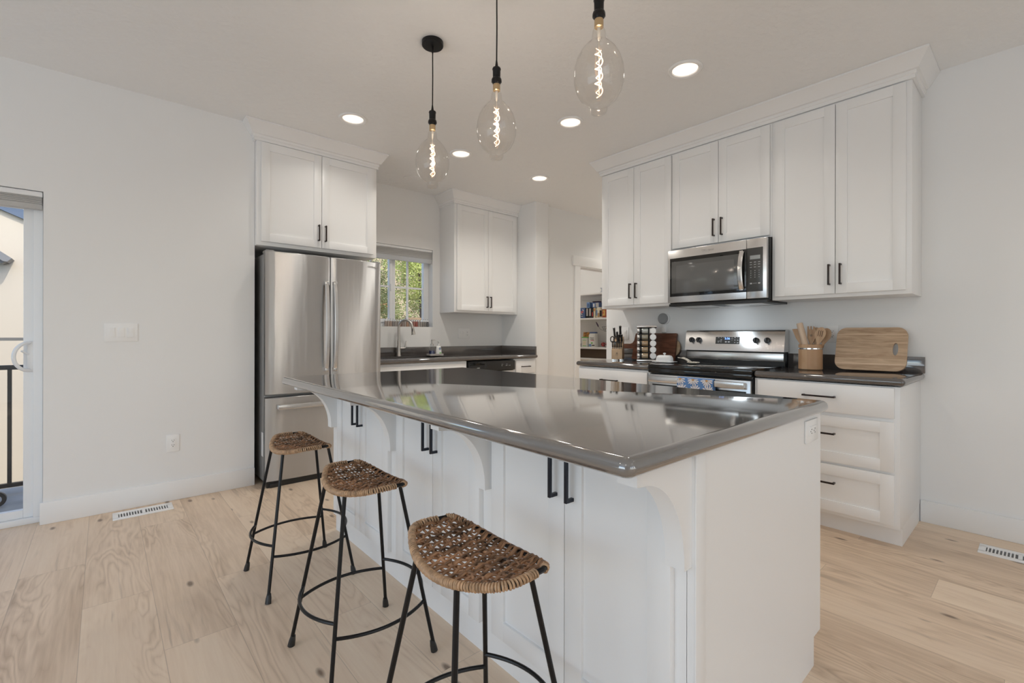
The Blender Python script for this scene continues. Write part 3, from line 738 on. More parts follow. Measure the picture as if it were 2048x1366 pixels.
obj('display', MB().box(MX-.0024, MX-.001, 1.284, 1.351, 1.672, 1.699, .0003), mat('lcd', (.36, .38, .38), .12), cp)
text('brand_lettering', 'Whirlpool', .022, face_mx(MX-.0005, 1.655, 1.782), LOGO, md)
b = MB(); b.box(3.41, 3.79, my0+.002, my1-.002, 1.372, 1.3915, .002)
un = obj('underside', b, DARKPL, t)
b = MB()
for y0_, y1_ in ((1.30, 1.56), (1.66, 1.92)): b.box(3.47, 3.70, y0_, y1_, 1.369, 1.3725)
obj('grease_filter', b, STEELB, un)
obj('cooktop_lamp', MB().box(3.715, 3.765, 1.5, 1.72, 1.369, 1.3725), PLASTIC, un)
light('backsplash_fill', 'AREA', (3.60, 1.61, 1.366), 0.75, (.80, .91, 1.0), (.62, 0, -1), .10, .62)  # added fill under the microwave, lifts the backsplash

# ------------------------------------------------------------------ base units and tops on the range wall
BX = 3.186
t = thing('base_cabinet', 'white three-drawer base cabinet right of the range', 'cabinet', (3.5, .87, 0))
b = MB(); b.box(BX, 3.798, .501, 1.236, .106, .868, .001); b.box(BX+.070, 3.798, .503, 1.236, 0, .107)
obj('body', b, WHITE, t)
slabD = slabfront('x', BX-.020, .524, 1.213, .699, .862, t); pull('x', BX-.020, .870, .790, .165, False, slabD)
for z0, z1, hz in ((.412, .678, .578), (.128, .396, .295)):
    d = shaker('x', BX-.020, .524, 1.213, z0, z1, t, 'drawer'); pull('x', BX-.020, .870, hz, .165, False, d)
t = thing('base_cabinet', 'white drawer base cabinet left of the range', 'cabinet', (3.5, 2.36, 0))
base_body('x', BX, 3.798, 2.008, 2.722, t)
d = slabfront('x', BX-.020, 2.024, 2.712, .699, .852, t); pull('x', BX-.020, 2.378, .770, .165, False, d)
for a0, a1, hy in ((2.024, 2.366, 2.336), (2.370, 2.712, 2.400)):
    d = shaker('x', BX-.020, a0, a1, .128, .678, t); pull('x', BX-.020, hy, .53, .13, True, d)
t = thing('countertop', 'dark grey stone worktop with splashback right of the range', 'countertop', (3.48, .86, .87))
obj('top', slab(MB(), 3.158, 3.799, .478, 1.238, .914, .040, .02), QUARTZ, t)
obj('splashback', MB().box(3.780, 3.7995, .478, 1.236, .912, 1.012, .002), QUARTZ, t)
t = thing('countertop', 'dark grey stone worktop with splashback left of the range', 'countertop', (3.48, 2.37, .87))
obj('top', slab(MB(), 3.158, 3.799, 2.006, 2.745, .914, .040, .02), QUARTZ, t)
obj('splashback', MB().box(3.780, 3.7995, 2.010, 2.745, .912, 1.012, .002), QUARTZ, t)

# ------------------------------------------------------------------ range
RY0, RY1 = 1.2415, 2.0015
t = thing('range', 'freestanding electric range with stainless control panel and black glass cooktop', 'stove', (3.45, 1.62, 0))
obj('body', MB().box(3.19, 3.785, RY0+.003, RY1-.003, .02, .895), DARKPL, t)
ct = obj('cooktop', MB().box(3.150, 3.745, RY0, RY1, .893, .921, .004), BGLASS, t)
b = MB()
for cx, cy, r in ((3.32, 1.44, .105), (3.32, 1.80, .085), (3.58, 1.44, .075), (3.58, 1.80, .095)): b.lathe([(r, .9211), (r, .9214), (r-.003, .9214), (r-.003, .9211)], (cx, cy, 0), 40, cap=False)
obj('burner_rings', b, mat('burner_mark', (.10, .10, .10), .2), ct)
obj('front_trim', MB().box(3.146, 3.192, RY0, RY1, .858, .8925, .006), BGLASS, t)
od = obj('oven_door', MB().box(3.150, 3.188, RY0+.008, RY1-.008, .20, .848, .004), STEELB, t)
obj('window', MB().box(3.1485, 3.16, RY0+.035, RY1-.035, .30, .775, .001), BGLASS, od)
b = MB(); b.box(3.098, 3.112, RY0+.030, RY1-.030, .795, .838, .005)
for y in (RY0+.045, RY1-.045): b.box(3.108, 3.152, y-.012, y+.012, .800, .833, .003)
obj('handle', b, STEELB, od)
obj('storage_drawer', MB().box(3.152, 3.188, RY0+.008, RY1-.008, .04, .19, .004), STEELB, t)
# control panel: leaning prism with rounded top
b = MB(); R_ = Matrix(((1, 0, 0, 0), (0, 0, 1, 0), (0, 1, 0, 0), (0, 0, 0, 1)))
b.prism([(3.690, 1.022), (3.715, 1.170), (3.722, 1.181), (3.733, 1.186), (3.795, 1.186), (3.795, 1.022)], RY0-.008, RY1-.006, R_)
bg = obj('backguard', b, STEELB, t)
obj('lower_panel', MB().box(3.722, 3.745, RY0+.004, RY1-.004, .947, 1.012, .004), STEELB, t)
obj('vent_gap', MB().box(3.728, 3.79, RY0-.002, RY1+.0, .90, 1.024), DARKPL, t)
tilt = math.atan2(.025, .148)
def on_guard(y, z, d=0):   # point on the leaning face
    x = 3.690+.025*(z-1.022)/.148
    n = Vector((-math.cos(tilt), 0, math.sin(tilt))); return Vector((x, y, z))+n*d
GR = Matrix.Rotation(tilt, 4, 'Y')
pc = on_guard(1.640, 1.103)
dp = obj('display_panel', MB().box(pc.x-.0012, pc.x+.004, 1.552, 1.738, 1.075, 1.131, rot=GR), PANEL, bg)
FT = Matrix.Rotation(tilt, 4, 'Y')
def guard_m(y, z, d): p_ = on_guard(y, z, d); return Matrix.Translation(p_) @ FT @ face_mx(0, 0, 0)
text('clock_digits', '5:56', .024, guard_m(1.645, 1.117, .0024), DISPB, dp)
b = MB()
for y, z, w, h in ((1.715, 1.126, .012, .003), (1.692, 1.126, .010, .003), (1.672, 1.126, .010, .003), (1.693, 1.108, .012, .005), (1.705, 1.098, .034, .002), (1.715, 1.090, .013, .003), (1.694, 1.090, .009, .003), (1.655, 1.092, .014, .010), (1.632, 1.092, .014, .010), (1.608, 1.127, .006, .004), (1.608, 1.117, .016, .003), (1.608, 1.106, .006, .003), (1.586, 1.126, .012, .006), (1.586, 1.107, .010, .005), (1.586, 1.088, .009, .004), (1.564, 1.125, .010, .004), (1.564, 1.106, .011, .006), (1.564, 1.086, .012, .007)):
    p_ = on_guard(y, z, .0018); b.box(p_.x-.0004, p_.x+.0004, y-w/2, y+w/2, z-h/2, z+h/2, rot=GR)
obj('key_markings', b, GREYMARK, dp)
for i, y in enumerate((1.937, 1.876, 1.428, 1.348)):
    p_ = on_guard(y, 1.105, 0); Mk = Matrix.Rotation(-PI/2+tilt, 4, 'Y')
    b = MB().lathe([(.0215, 0), (.0215, .010), (.019, .020), (.017, .021)], p_, 22, Mk)
    k = obj('knob', b, mat('knob_%d' % i, (.045, .045, .047), .25, metal=.5), bg)
    q = on_guard(y, 1.105, .026); obj('knob_grip', MB().box(q.x-.008, q.x+.007, y-.005, y+.005, 1.085, 1.125, .002, rot=GR), DARKPL, k)

# towel over the oven handle
t = thing('dish_towel', 'blue dish towel with white daisies hanging on the oven handle', 'dish towel', (3.09, 1.60, .56))
ty0, ty1 = 1.466, 1.730
prof = [(3.118, .60), (3.117, .835), (3.112, .842), (3.104, .8435), (3.096, .841), (3.0925, .833), (3.091, .80), (3.090, .56)]
P = [[Vector((x+.0015*math.sin(j*1.3)*(1 if i > 4 else 0), ty0+(ty1-ty0)*j/10, z)) for j in range(11)] for i, (x, z) in enumerate(prof)]
o = obj('cloth', MB().grid_surf(P), TBLUE, t)
sm = o.modifiers.new('thick', 'SOLIDIFY'); sm.thickness = .003; sm.offset = 1
def daisy(cy, cz, name_parent, rot0):
    b = MB(); x = 3.0862
    for k in range(14):
        a = rot0+2*PI*k/14+random.uniform(-.06, .06); l = .044*random.uniform(.85, 1.1); w = .0048
        d = Vector((0, math.cos(a), math.sin(a))); nrm = Vector((0, -d.z, d.y)); c = Vector((x, cy, cz)); pl = [c+d*.004-nrm*w*.5, c+d*l*.8-nrm*w, c+d*l, c+d*l*.8+nrm*w, c+d*.004+nrm*w*.5]
        pl = [p for p in pl]
        pl = [Vector((p.x, min(max(p.y, ty0+.001), ty1-.001), min(p.z, .8405))) for p in pl]
        try: b.bm.faces.new([b.bm.verts.new(p) for p in pl])
        except ValueError: pass
    f = obj('daisy_petals', b, TWHITE, name_parent)
    obj('daisy_centre', MB().lathe([(.0072, 0), (.0072, .0006)], (x-.0002, cy, cz), 12, Matrix.Rotation(-PI/2, 4, 'Y')), TORANGE, f)
for r_ in range(4):
    for k in range(4):
        cy = 1.705-.097*k-(.012 if r_ % 2 else 0); cz = .833-.072*r_
        if cy > ty0+.004: daisy(cy, cz, o, .2*k+r_)

# ------------------------------------------------------------------ things on the left top
CT = .9145
t = thing('butter_dish', 'white lidded butter dish on the worktop by the range', 'butter dish', (3.43, 2.030, .9217), .05)
obj('plate', MB().box(-.052, .052, -.086, .086, .004, .011, .003).box(-.036, .036, -.068, .068, 0, .005), CERAM, t, False)
b = MB(); n = 10; rings = []
for (sx, sy, z) in ((.038, .068, .010), (.038, .067, .030), (.035, .062, .046), (.029, .054, .056), (.018, .04, .060)):
    rings.append([Vector((px, py, z)) for px, py in ring_pts(-sx, sx, -sy, sy, min(sx, sy)*.75, 0)])
b.grid_surf([r+[r[0]] for r in rings]); bmesh.ops.remove_doubles(b.bm, verts=b.bm.verts[:], dist=1e-5)
top = [v for v in b.bm.verts if abs(v.co.z-.060) < 1e-5]
bmesh.ops.holes_fill(b.bm, edges=b.bm.edges[:])
ld = obj('lid', b, CERAM, t, False, 60)
obj('knob', MB().lathe([(.006, .059), (.006, .066), (.012, .070), (.011, .077), (.0, .080)], n=16), CERAM, ld, False)

t = thing('spoon_rest', 'cream patterned spoon rest on the black cooktop', 'spoon rest', (3.40, 1.80, .9222), -.35)
def dish(rx, ry, z0, h, cy, tip=0):
    P = []
    for i in range(9):
        f = i/8; r = f
        P.append([Vector((rx*r*math.cos(a), cy+ry*r*math.sin(a), z0+h*f**2.4+tip*max(0, math.sin(a))*f*f)) for a in [2*PI*k/28 for k in range(29)]])
    return P
b = MB().grid_surf(dish(.036, .052, .004, .014, -.040))
H = []
for i in range(13):
    f = i/12; y = -.005+.105*f; w = .014+.018*f*f*(1 if f < .85 else .85); zc = .016+.006*math.sin(f*PI)+.022*f
    H.append([Vector((w*u, y, zc+.006*u*u*f)) for u in (-1, -.6, -.2, .2, .6, 1)])
b.grid_surf(H); bmesh.ops.remove_doubles(b.bm, verts=b.bm.verts[:], dist=1e-5)
o = obj('dish', b, mat('speckled_ceramic', (.70, .62, .53), .35, noise=(60, .5)), t, False, 60)
sm = o.modifiers.new('thick', 'SOLIDIFY'); sm.thickness = .005; sm.offset = 1

# spice carousel, turned towards the room
SPL = (3.555, 2.275, CT); SPR = .56; SM = Matrix.Translation(SPL) @ Matrix.Rotation(SPR, 4, 'Z')
t = thing('spice_rack', 'square revolving spice rack with five tiers of jars', 'spice rack', SPL, SPR)
obj('base', MB().box(-.082, .082, -.084, .084, 0, .022, .008), STEELB, t, False)
obj('top_plate', MB().box(-.080, .080, -.086, .086, .294, .312, .007), STEELB, t, False)
b = MB(); b.box(-.022, .070, -.022, .050, .022, .294)
for k in range(6): z = .024+.0535*k; b.box(-.05, .075, -.078, .062, z-.002, z+.002)
obj('column', b, DARKPL, t, False)
SP = [(.62, .45, .27), (.50, .34, .19), (.50, .32, .17), (.42, .36, .26), (.66, .66, .62)]
for k in range(5):
    z = .052+.0535*k; tier = ['bottom', 'second lowest', 'middle', 'second highest', 'top'][k]
    for side in (0, 1):
        if side == 0: M = SM @ Matrix.Translation((-.052, -.012, z)) @ Matrix.Rotation(-PI/2, 4, 'X'); lb = f'spice jar lying sideways, {tier} tier of the rack'
        else: M = SM @ Matrix.Translation((.006, -.052, z)) @ Matrix.Rotation(-PI/2, 4, 'Y'); lb = f'spice jar with round white lid facing out, {tier} tier of the rack'
        j = thing('spice_jar', lb, 'spice jar', (0, 0, 0), M=M, group='spice jars in the revolving rack')
        obj('jar', MB().lathe([(.0215, 0), (.0245, .003), (.0245, .060), (.021, .068)], n=20), CLEARG, j, False)
        obj('spice', MB().lathe([(.0, .002), (.0228, .002), (.0228, .058), (0, .058)], n=20), mat('spice_%d_%d' % (k, side), SP[k], .8), j, False)
        obj('holder_ring', MB().lathe([(.0256, .052), (.0262, .053), (.0262, .070), (.0256, .071)], n=24, cap=False), DARKPL, j, False)
        obj('lid', MB().lathe([(.0250, .070), (.0262, .072), (.0262, .089), (.0240, .091), (0, .0905)], n=24), PLASTIC if side else STEELB, j, False)

# knife block, logo, knives
KB = Matrix.Translation((3.575, 2.592, CT)) @ Matrix.Rotation(.50, 4, 'Z')
t = thing('knife_block', 'pale maple knife block with small dark logo', 'knife block', (3.575, 2.592, CT), .50)
PR = Matrix(((1, 0, 0, 0), (0, 0, 1, 0), (0, 1, 0, 0), (0, 0, 0, 1)))
obj('block', MB().prism([(-.075, .010), (.085, .010), (.085, .175), (.045, .215), (-.030, .135), (-.050, .115), (-.075, .095)], -.047, .047, PR), MAPLE, t, False)
b = MB()
for y in (-.034, .034):
    for x in (-.06, .07): b.box(x-.01, x+.01, y-.009, y+.009, 0, .0105)
obj('foot', b, STEELB, t, False)
b = MB()
for y in (-.003, .003): b.box(-.0762, -.0752, y-.0013, y+.0013, .056, .067); b.box(-.0762, -.0752, y*2.2-.001, y*2.2+.001, .050, .058); 
b.box(-.0762, -.0752, -.007, .007, .064, .0655); b.box(-.0762, -.0752, -.0035, .0025, .068, .0715); b.box(-.0762, -.0752, -.011, .011, .044, .0455)
obj('logo', b, SLOT, t, False)
def knife(label, y, x, z, L, tilt_, w=.011, kind='knife', group=None, spread=0):
    M = KB @ Matrix.Translation((x, y, z)) @ Matrix.Rotation(spread, 4, 'X') @ Matrix.Rotation(-tilt_, 4, 'Y')
    k = bpy.data.objects.new('knife', None); COL.objects.link(k); k.matrix_world = M; WM[k.name] = M; tag(k, label, 'knife', group)
    n = 7; P = [(w*.45, 0, 0)]
    b = MB(); b.tube([(0, 0, .012), (.001, 0, L*.3), (-.001, 0, L*.7), (.004, 0, L)], w, 8, rs=[w*.8, w, w*.85, w*1.05], flat=1.0)
    obj('handle', b, DARKPL, k, False); obj('bolster', MB().box(-w*.7, w*.7, -w*.6, w*.6, -.004, .013, .001), STEELB, k, False)
    if kind != 'steak': obj('end_cap', MB().sphere((.004, 0, L), w*.95, 10, 6, (1, .8, .5)), STEELB, k, False)
    return k
for i in range(6):
    y = .039-.0156*i
    knife(('leftmost' if i == 0 else 'rightmost' if i == 5 else ORD[i]+' from left')+' steak knife in the front row of the knife block', y, -.064, .105, .072-.004*(i % 3), .30, .0062, 'steak', 'steak knives in the knife block')
knife('black-handled knife standing tallest at the left of the block', .030, .030, .196, .105, .35, .0105, group='kitchen knives in the block', spread=-.06)
knife('black-handled knife standing tallest at the right of the block', -.018, .040, .205, .115, .38, .0115, group='kitchen knives in the block', spread=.02)
knife('black-handled knife in the middle of the block', .006, .010, .178, .085, .35, .0105, group='kitchen knives in the block')
knife('black-handled knife at the right edge of the block', -.036, -.008, .158, .080, .35, .0105, group='kitchen knives in the block')
knife('short black-handled knife in front of the tallest right one', -.012, -.012, .152, .085, .33, .0105, group='kitchen knives in the block')
t2 = thing('kitchen_shears', 'kitchen shears with black loop handles at the left of the knife block', 'scissors', tuple(KB @ Vector((-.004, .030, .160))), .50)
b = MB()
for y in (.016, -.014):
    b.tube([(-.03+.0*math.cos(a), y+.017*math.cos(a), .030+.026*math.sin(a)) for a in [2*PI*k/16 for k in range(16)]], .0048, 8, closed=True)
b.tube([(-.02, 0, -.004), (-.03, .004, .010)], .006, 8)
obj('handles', b, DARKPL, t2, False); obj('blades', MB().box(-.022, -.018, -.008, .008, -.03, .004), STEELB, t2, False)

# boards leaning on the wall
def lean(x0, z0, ang, y): return Matrix.Translation((x0, y, z0)) @ Matrix.Rotation(ang, 4, 'Y') @ face_mx(0, 0, 0)
def rrect(w, h, r, k=6):
    return ring_pts(-w/2, w/2, 0, h, r, 0, k)
t = thing('cutting_board', 'dark walnut paddle board leaning behind the spice rack', 'cutting board', (3.72, 2.32, CT))
pl = [(-.207, 0), (.212, 0), (.216, .004), (.216, .238), (.212, .242), (-.192, .242), (-.199, .238), (-.207, .175), (-.222, .150), (-.245, .142), (-.330, .142), (-.338, .132), (-.338, .108), (-.330, .098), (-.222, .098), (-.205, .090), (-.213, .006)]
obj('board', MB().prism(pl, 0, .022, lean(3.722, CT+.0048, .20, 2.318)), WALNUT, t)
t = thing('cutting_board', 'round pale wooden board behind the walnut one', 'cutting board', (3.76, 2.16, CT))
pl = [(.083*math.cos(2*PI*i/40), .083+.083*math.sin(2*PI*i/40)) for i in range(40)]
obj('board', MB().prism(pl, 0, .014, lean(3.7615, CT+.036, .10, 2.158)), ROUNDW, t)
t = thing('smart_speaker', 'small round grey smart speaker on a white wall mount', 'speaker', (3.78, 2.255, 1.29))
MR = Matrix.Rotation(-PI/2, 4, 'Y')
obj('wall_mount', MB().lathe([(.052, 0), (.052, .020), (.046, .026), (.046, .0)], (3.799, 2.245, 1.292), 32, MR).box(3.782, 3.799, 2.228, 2.262, 1.205, 1.25, .006), PLASTIC, t)
obj('speaker_body', MB().lathe([(.044, .024), (.048, .030), (.048, .040), (.040, .050), (.0, .054)], (3.799, 2.245, 1.292), 32, MR), GREYFAB, t)
obj('power_plug', MB().box(3.772, 3.7985, 2.225, 2.268, 1.165, 1.215, .010), PLASTIC, t)

# ------------------------------------------------------------------ things on the right top
t = thing('utensil_crock', 'round wooden utensil crock with a silver band', 'utensil holder', (3.60, 1.040, CT))
cr = .070
obj('crock', MB().lathe([(.0, 0), (cr-.003, 0), (cr, .004), (cr, .167), (cr-.008, .169), (cr-.010, .163), (cr-.011, .012), (0, .012)], n=40), CROCKW, t, False)
obj('band', MB().lathe([(cr+.0008, .136), (cr+.0016, .137), (cr+.0016, .145), (cr+.0008, .146)], n=40, cap=False), CHROME, t, False)
def utensil(name, label, cat, dy, dx, ly, lx, L, shape, m, rotx=0):
    """stands in the crock; leans towards +y by ly radians, +x by lx"""
    M = Matrix.Translation((3.60+dx, 1.040+dy, CT+.017)) @ Matrix.Rotation(-ly, 4, 'X') @ Matrix.Rotation(lx, 4, 'Y')
    o = bpy.data.objects.new(name, None); COL.objects.link(o); o.matrix_world = M; WM[o.name] = M; tag(o, label, cat, 'wooden utensils in the crock')
    F = Matrix(((0, 0, -1, 0), (-1, 0, 0, 0), (0, 1, 0, 0), (0, 0, 0, 1)))
    if shape == 'pin':
        obj('roller', MB().lathe([(0, 0), (.019, 0), (.0195, .01), (.0195, L-.006), (.0175, L), (0, L)], n=20), m, o, False); return o
    hd = {'spatula': [(-.007, .12), (-.008, .165), (-.022, .20), (-.033, L), (.030, L-.008), (.022, .20), (.008, .165), (.007, .12)],
          'spoon': [(-.007, .12), (-.008, .16)]+[(.031*math.cos(a), L-.046+.046*math.sin(a)) for a in [PI+.35-(PI+.7)*i/14 for i in range(15)]]+[(.008, .16), (.007, .12)],
          'fork': [(-.007, .12), (-.010, .16), (-.024, .195), (-.027, L), (-.019, L), (-.017, L-.022), (-.010, L-.022), (-.009, L), (-.002, L), (-.001, L-.022), (.007, L-.022), (.008, L), (.016, L-.004), (.019, L-.022), (.026, L-.024), (.024, .195), (.010, .16), (.007, .12)]}[shape if shape != 'slotted' else 'spoon']
    b = MB().tube([(0, 0, 0), (0, 0, .07), (0, 0, .14)], .0065, 8)
    if shape == 'slotted':
        # three slots: build the bowl as a plate with one long hole per slot via strips
        b.prism(hd, -.004, .004, F)
    elif shape == 'fork':
        b.prism_hole(hd, [(.008*math.cos(2*PI*i/12)+.0, .212+.008*math.sin(2*PI*i/12)) for i in range(12)], -.004, .004, F)
    else: b.prism(hd, -.004, .004, F)
    h = obj('blade', b, m, o, False)
    if shape == 'slotted':
        s = MB()
        for dxs in (-.011, 0, .011): s.prism([(dxs-.0016, L-.062), (dxs+.0016, L-.062), (dxs+.0016, L-.022), (dxs-.0016, L-.022)], .0038, .0046, F)
        obj('slots', s, mat('slot_brown', (.05, .025, .015), .8), o, False)
    return o
utensil('spatula', 'flat wooden spatula leaning left in the crock', 'spatula', .030, .010, .20, .02, .268, 'spatula', UTENSIL)
utensil('rolling_pin', 'thick pale wooden rod standing tallest in the crock', 'rolling pin', -.012, -.025, .235, .0, .304, 'pin', PALEWOOD)
utensil('serving_fork', 'wooden fork with a round hole in the crock', 'fork', .004, .012, -.02, .05, .275, 'fork', UTENSIL)
utensil('wooden_spoon', 'plain wooden spoon behind the fork in the crock', 'spoon', -.004, .034, -.08, .05, .268, 'spoon', UTENSIL)
utensil('slotted_spoon', 'slotted wooden spoon leaning right in the crock', 'spoon', -.018, -.016, -.20, .0, .272, 'slotted', UTENSIL)
utensil('wooden_spoon', 'wooden spoon mostly hidden behind the slotted one', 'spoon', -.024, .040, -.232, .06, .268, 'spoon', UTENSIL)
t = thing('cutting_board', 'large bamboo board with oval hand hole leaning on the wall', 'cutting board', (3.70, .734, CT))
ML = lean(3.672, CT+.0042, .30, .734)
w_, h_, r_ = .370, .285, .055
out = ring_pts(-w_/2, w_/2, 0, h_, r_, 0, 8)
hole = [(.128+.014*math.cos(2*PI*i/24), .142+.040*math.sin(2*PI*i/24)) for i in range(24)]
bo = obj('board', MB().prism_hole(out, hole, 0, .016, ML), BAMBOO, t)
for z0_, z1_ in ((.040, .046), (.236, .242)):
    xx = w_/2-.0015 if z0_ > .05 else w_/2-.004
    obj('pale_strip', MB().prism([(-xx+.002, z0_), (xx-.002, z0_), (xx-.002, z1_), (-xx+.002, z1_)], .0155, .0164, ML), BAMBOOL, bo)

# ------------------------------------------------------------------ island
IX0, IX1, IY0, IY1 = 1.013, 1.920, .523, 2.735
t = thing('kitchen_island', 'white island base with paired doors and curved corbels', 'kitchen island', (1.47, 1.63, 0))
b = MB(); b.box(IX0, IX1, IY0+.018, IY1-.018, .099, .871); b.box(IX0+.018, IX1-.068, IY0+.018, IY1-.018, 0, .10)
obj('body', b, WHITE, t)
for y0_, y1_ in ((IY0, IY0+.019), (IY1-.019, IY1)):
    b = MB(); b.prism([(IX0, .099), (IX0+.016, .099), (IX0+.016, 0), (IX1-.068, 0), (IX1-.068, .099), (IX1, .099), (IX1, .871), (IX0, .871)], y0_, y1_, R_)
    obj('end_panel', b, WHITE, t, smooth=0)
obj('corner_stile', MB().box(IX0, IX0+.0005+.045, IY0-.0035, IY0+.001, 0.0, .871, .0008), WHITE, t)
XD = .993
IDOORS = [((.572, .9025), (.9055, 1.237)), ((1.307, 1.6125), (1.6155, 1.925)), ((2.006, 2.3185), (2.3215, 2.632))]
for (r0, r1), (l0, l1) in IDOORS:
    d = shaker('x', XD, r0, r1, .130, .862, t, rail=.062); pull('x', XD, r1-.030, .676, .165, True, d, m=mat('blue_black_pull', (.03, .034, .045), .35, metal=.6))
    d = shaker('x', XD, l0, l1, .130, .862, t, rail=.062); pull('x', XD, l0+.030, .676, .165, True, d, m=MATS['blue_black_pull'])
def corbel(y0_, y1_):
    pr = [(IX0, .871), (.795, .871), (.795, .840), (.812, .838)]
    for i in range(1, 15):
        a = PI/2*i/14; pr.append((.812+.168*math.sin(a), .626+.212*math.cos(a)))
    pr += [(.980, .612), (IX0, .612)]
    obj('corbel', MB().prism(pr, y0_, y1_, R_), WHITE, t, smooth=20)
for y0_, y1_ in ((.530, .578), (1.256, 1.304), (1.955, 2.003), (2.684, 2.732)): corbel(y0_, y1_)
t = thing('countertop', 'large dark grey stone island top with rounded edge', 'countertop', (1.33, 1.62, .872))
obj('top', slab(MB(), .727, 1.945, .500, 2.748, .912, .041, .026), ISLANDQ, t)
t = thing('wall_outlet', 'white outlet on the end panel of the island', 'outlet', (1.81, .523, .82))
obj('cover_plate', MB().box(1.750, 1.872, .5165, .5228, .783, .858, .0022), PLASTIC, t)
so = obj('socket', MB().box(1.778, 1.844, .5140, .5170, .804, .837, .001), PLASTIC, t)
b = MB()
for x in (1.795, 1.828):
    for z in (.814, .827): b.box(x-.004, x+.0035, .5134, .5142, z-.0011, z+.0011)
    b.box(x-.0115, x-.008, .5134, .5142, .8185, .8225)
obj('slots', b, SLOT, so)

# ------------------------------------------------------------------ stools
def make_stool(label):
    t = thing('bar_stool', label, 'bar stool', (0, 0, 0), 0, 'woven bar stools along the island')
    def zs(y): return .603+.027*(y/.187)**2
    out = [(-.048, .193), (.020, .195), (.070, .181), (.098, .105), (.106, .05), (.108, 0), (.106, -.05), (.098, -.105), (.070, -.181), (.020, -.195), (-.048, -.193), (-.080, -.150), (-.102, -.093), (-.112, -.045), (-.115, 0), (-.112, .045), (-.102, .093), (-.080, .150)]
    # smooth the outline
    def cr(P, k=4):
        R = []; n = len(P)
        for i in range(n):
            p0, p1, p2, p3 = [Vector(P[(i+d) % n]) for d in (-1, 0, 1, 2)]
            for j in range(k):
                s = j/k; R.append(.5*((2*p1)+(p2-p0)*s+(2*p0-5*p1+4*p2-p3)*s*s+(3*p1-p0-3*p2+p3)*s**3))
        return R
    O = cr(out)
    rim = [(p.x, p.y, zs(p.y)) for p in O]
    obj('seat_frame', MB().tube(rim, .0065, 8, closed=True), BLACK, t, False)
    def xr(y):   # extent of the outline in x at y
        xs = []
        n = len(O)
        for i in range(n):
            a, b_ = O[i], O[(i+1) % n]
            if (a.y-y)*(b_.y-y) <= 0 and abs(a.y-b_.y) > 1e-9: xs.append(a.x+(b_.x-a.x)*(y-a.y)/(b_.y-a.y))
        return (min(xs), max(xs)) if xs else (0, 0)
    rnd = random.Random(3)
    b = MB(); NS = 31
    warps = [-.085, -.060, -.034, -.009, .016, .041, .066, .090]
    for i in range(NS):
        y = -.181+.362*i/(NS-1); a, c = xr(y); a -= .004; c += .008; pts = []; m = 22
        sg = 1 if i % 2 else -1
        for j in range(m+1):
            x = a+(c-a)*j/m
            ph = (x-warps[0])/.025*PI
            yy = y+.0022*math.sin(ph*.5+i)+rnd.uniform(-.0010, .0010)
            e = min(1, min(j, m-j)/2)
            pts.append((x, yy, zs(y)+.001+.0042*sg*math.sin(ph+PI/2)*e+(.008 if j in (m-1, m-2) else .001 if j == m else 0)))
        b.tube(pts, .0041, 6, flat=.6)
        if i % 5 == 0:   # a split double strand here and there
            b.tube([(p[0], p[1]+.006, p[2]+.001) for p in pts], .0034, 5, flat=.7)
    for w in warps:
        P = []
        for j in range(40):
            y = -.185+.37*j/39; a, c = xr(y)
            x = min(max(w, a), c); P.append((x, y, zs(y)))
        b.tube(P, .0034, 6)
    for bx in (-.062, -.012, .040):   # thicker woven bands
        for o_ in (0, .008):
            b.tube([(min(max(bx+o_+.003*math.sin(j*1.57), xr(y)[0]), xr(y)[1]), y, zs(y)+.0045*math.sin(j*1.2+o_*400)) for j, y in enumerate([-.184+.368*q/46 for q in range(47)])], .0036, 6)
    obj('woven_seat', b, RATTAN, t, False, 60)
    # binding coil round the rim
    b = MB(); pts = []; n = len(rim); turns = 150
    def rp(s):
        f = s*n; i = int(f) % n; u = f-int(f); p, q = Vector(rim[i]), Vector(rim[(i+1) % n]); tt = (q-p).normalized(); return p+(q-p)*u, tt
    gaps = [(.060, .085), (.15, .43), (.46, .49)]
    run = []
    K = turns*10
    for k in range(K+1):
        s = (k/K) % 1.0
        if any(g0 <= s <= g1 for g0, g1 in gaps):
            if len(run) > 6: b.tube(run, .0033, 5)
            run = []; continue
        p, tt = rp(s); side = Vector((-tt.y, tt.x, 0)).normalized(); up = Vector((0, 0, 1)); a = 2*PI*k/10
        rr = .0076+.0004*math.sin(k*.23)
        run.append(p+side*rr*math.cos(a)+up*rr*math.sin(a))
    if len(run) > 6: b.tube(run, .0033, 5)
    obj('rim_binding', b, RATLIGHT, t, False, 60)
    F = .188; TX, TY, TZ = .101, .086, .606
    for sx, sy in ((-1, 1), (-1, -1), (1, 1), (1, -1)):
        lg = obj('leg', MB().tube([(sx*F, sy*F, .012), (sx*TX, sy*TY, TZ)], .0068, 10), BLACK, t, False)
        d = Vector((sx*(TX-F), sy*(TY-F), TZ)).normalized()
        p = Vector((sx*F, sy*F, 0))
        obj('rubber_foot', MB().tube([p+d*.0005+Vector((0, 0, .0)), p+d*.022, p+d*.040], .011, 10, rs=[.0128, .0115, .0082]), DARKPL, lg, False)
    def lp(sx, sy, z): s = z/TZ; return Vector((sx*(F+(TX-F)*s), sy*(F+(TY-F)*s), z))
    def arc(p, q, bulge):
        mid = (p+q)/2; out_ = Vector((mid.x, mid.y, 0)).normalized(); return [p.lerp(q, i/16)+out_*bulge*4*(i/16)*(1-i/16) for i in range(17)]
    for sx in (-1, 1): obj('foot_ring', MB().tube(arc(lp(sx, 1, .222), lp(sx, -1, .222), .052), .0058, 8), BLACK, t, False)
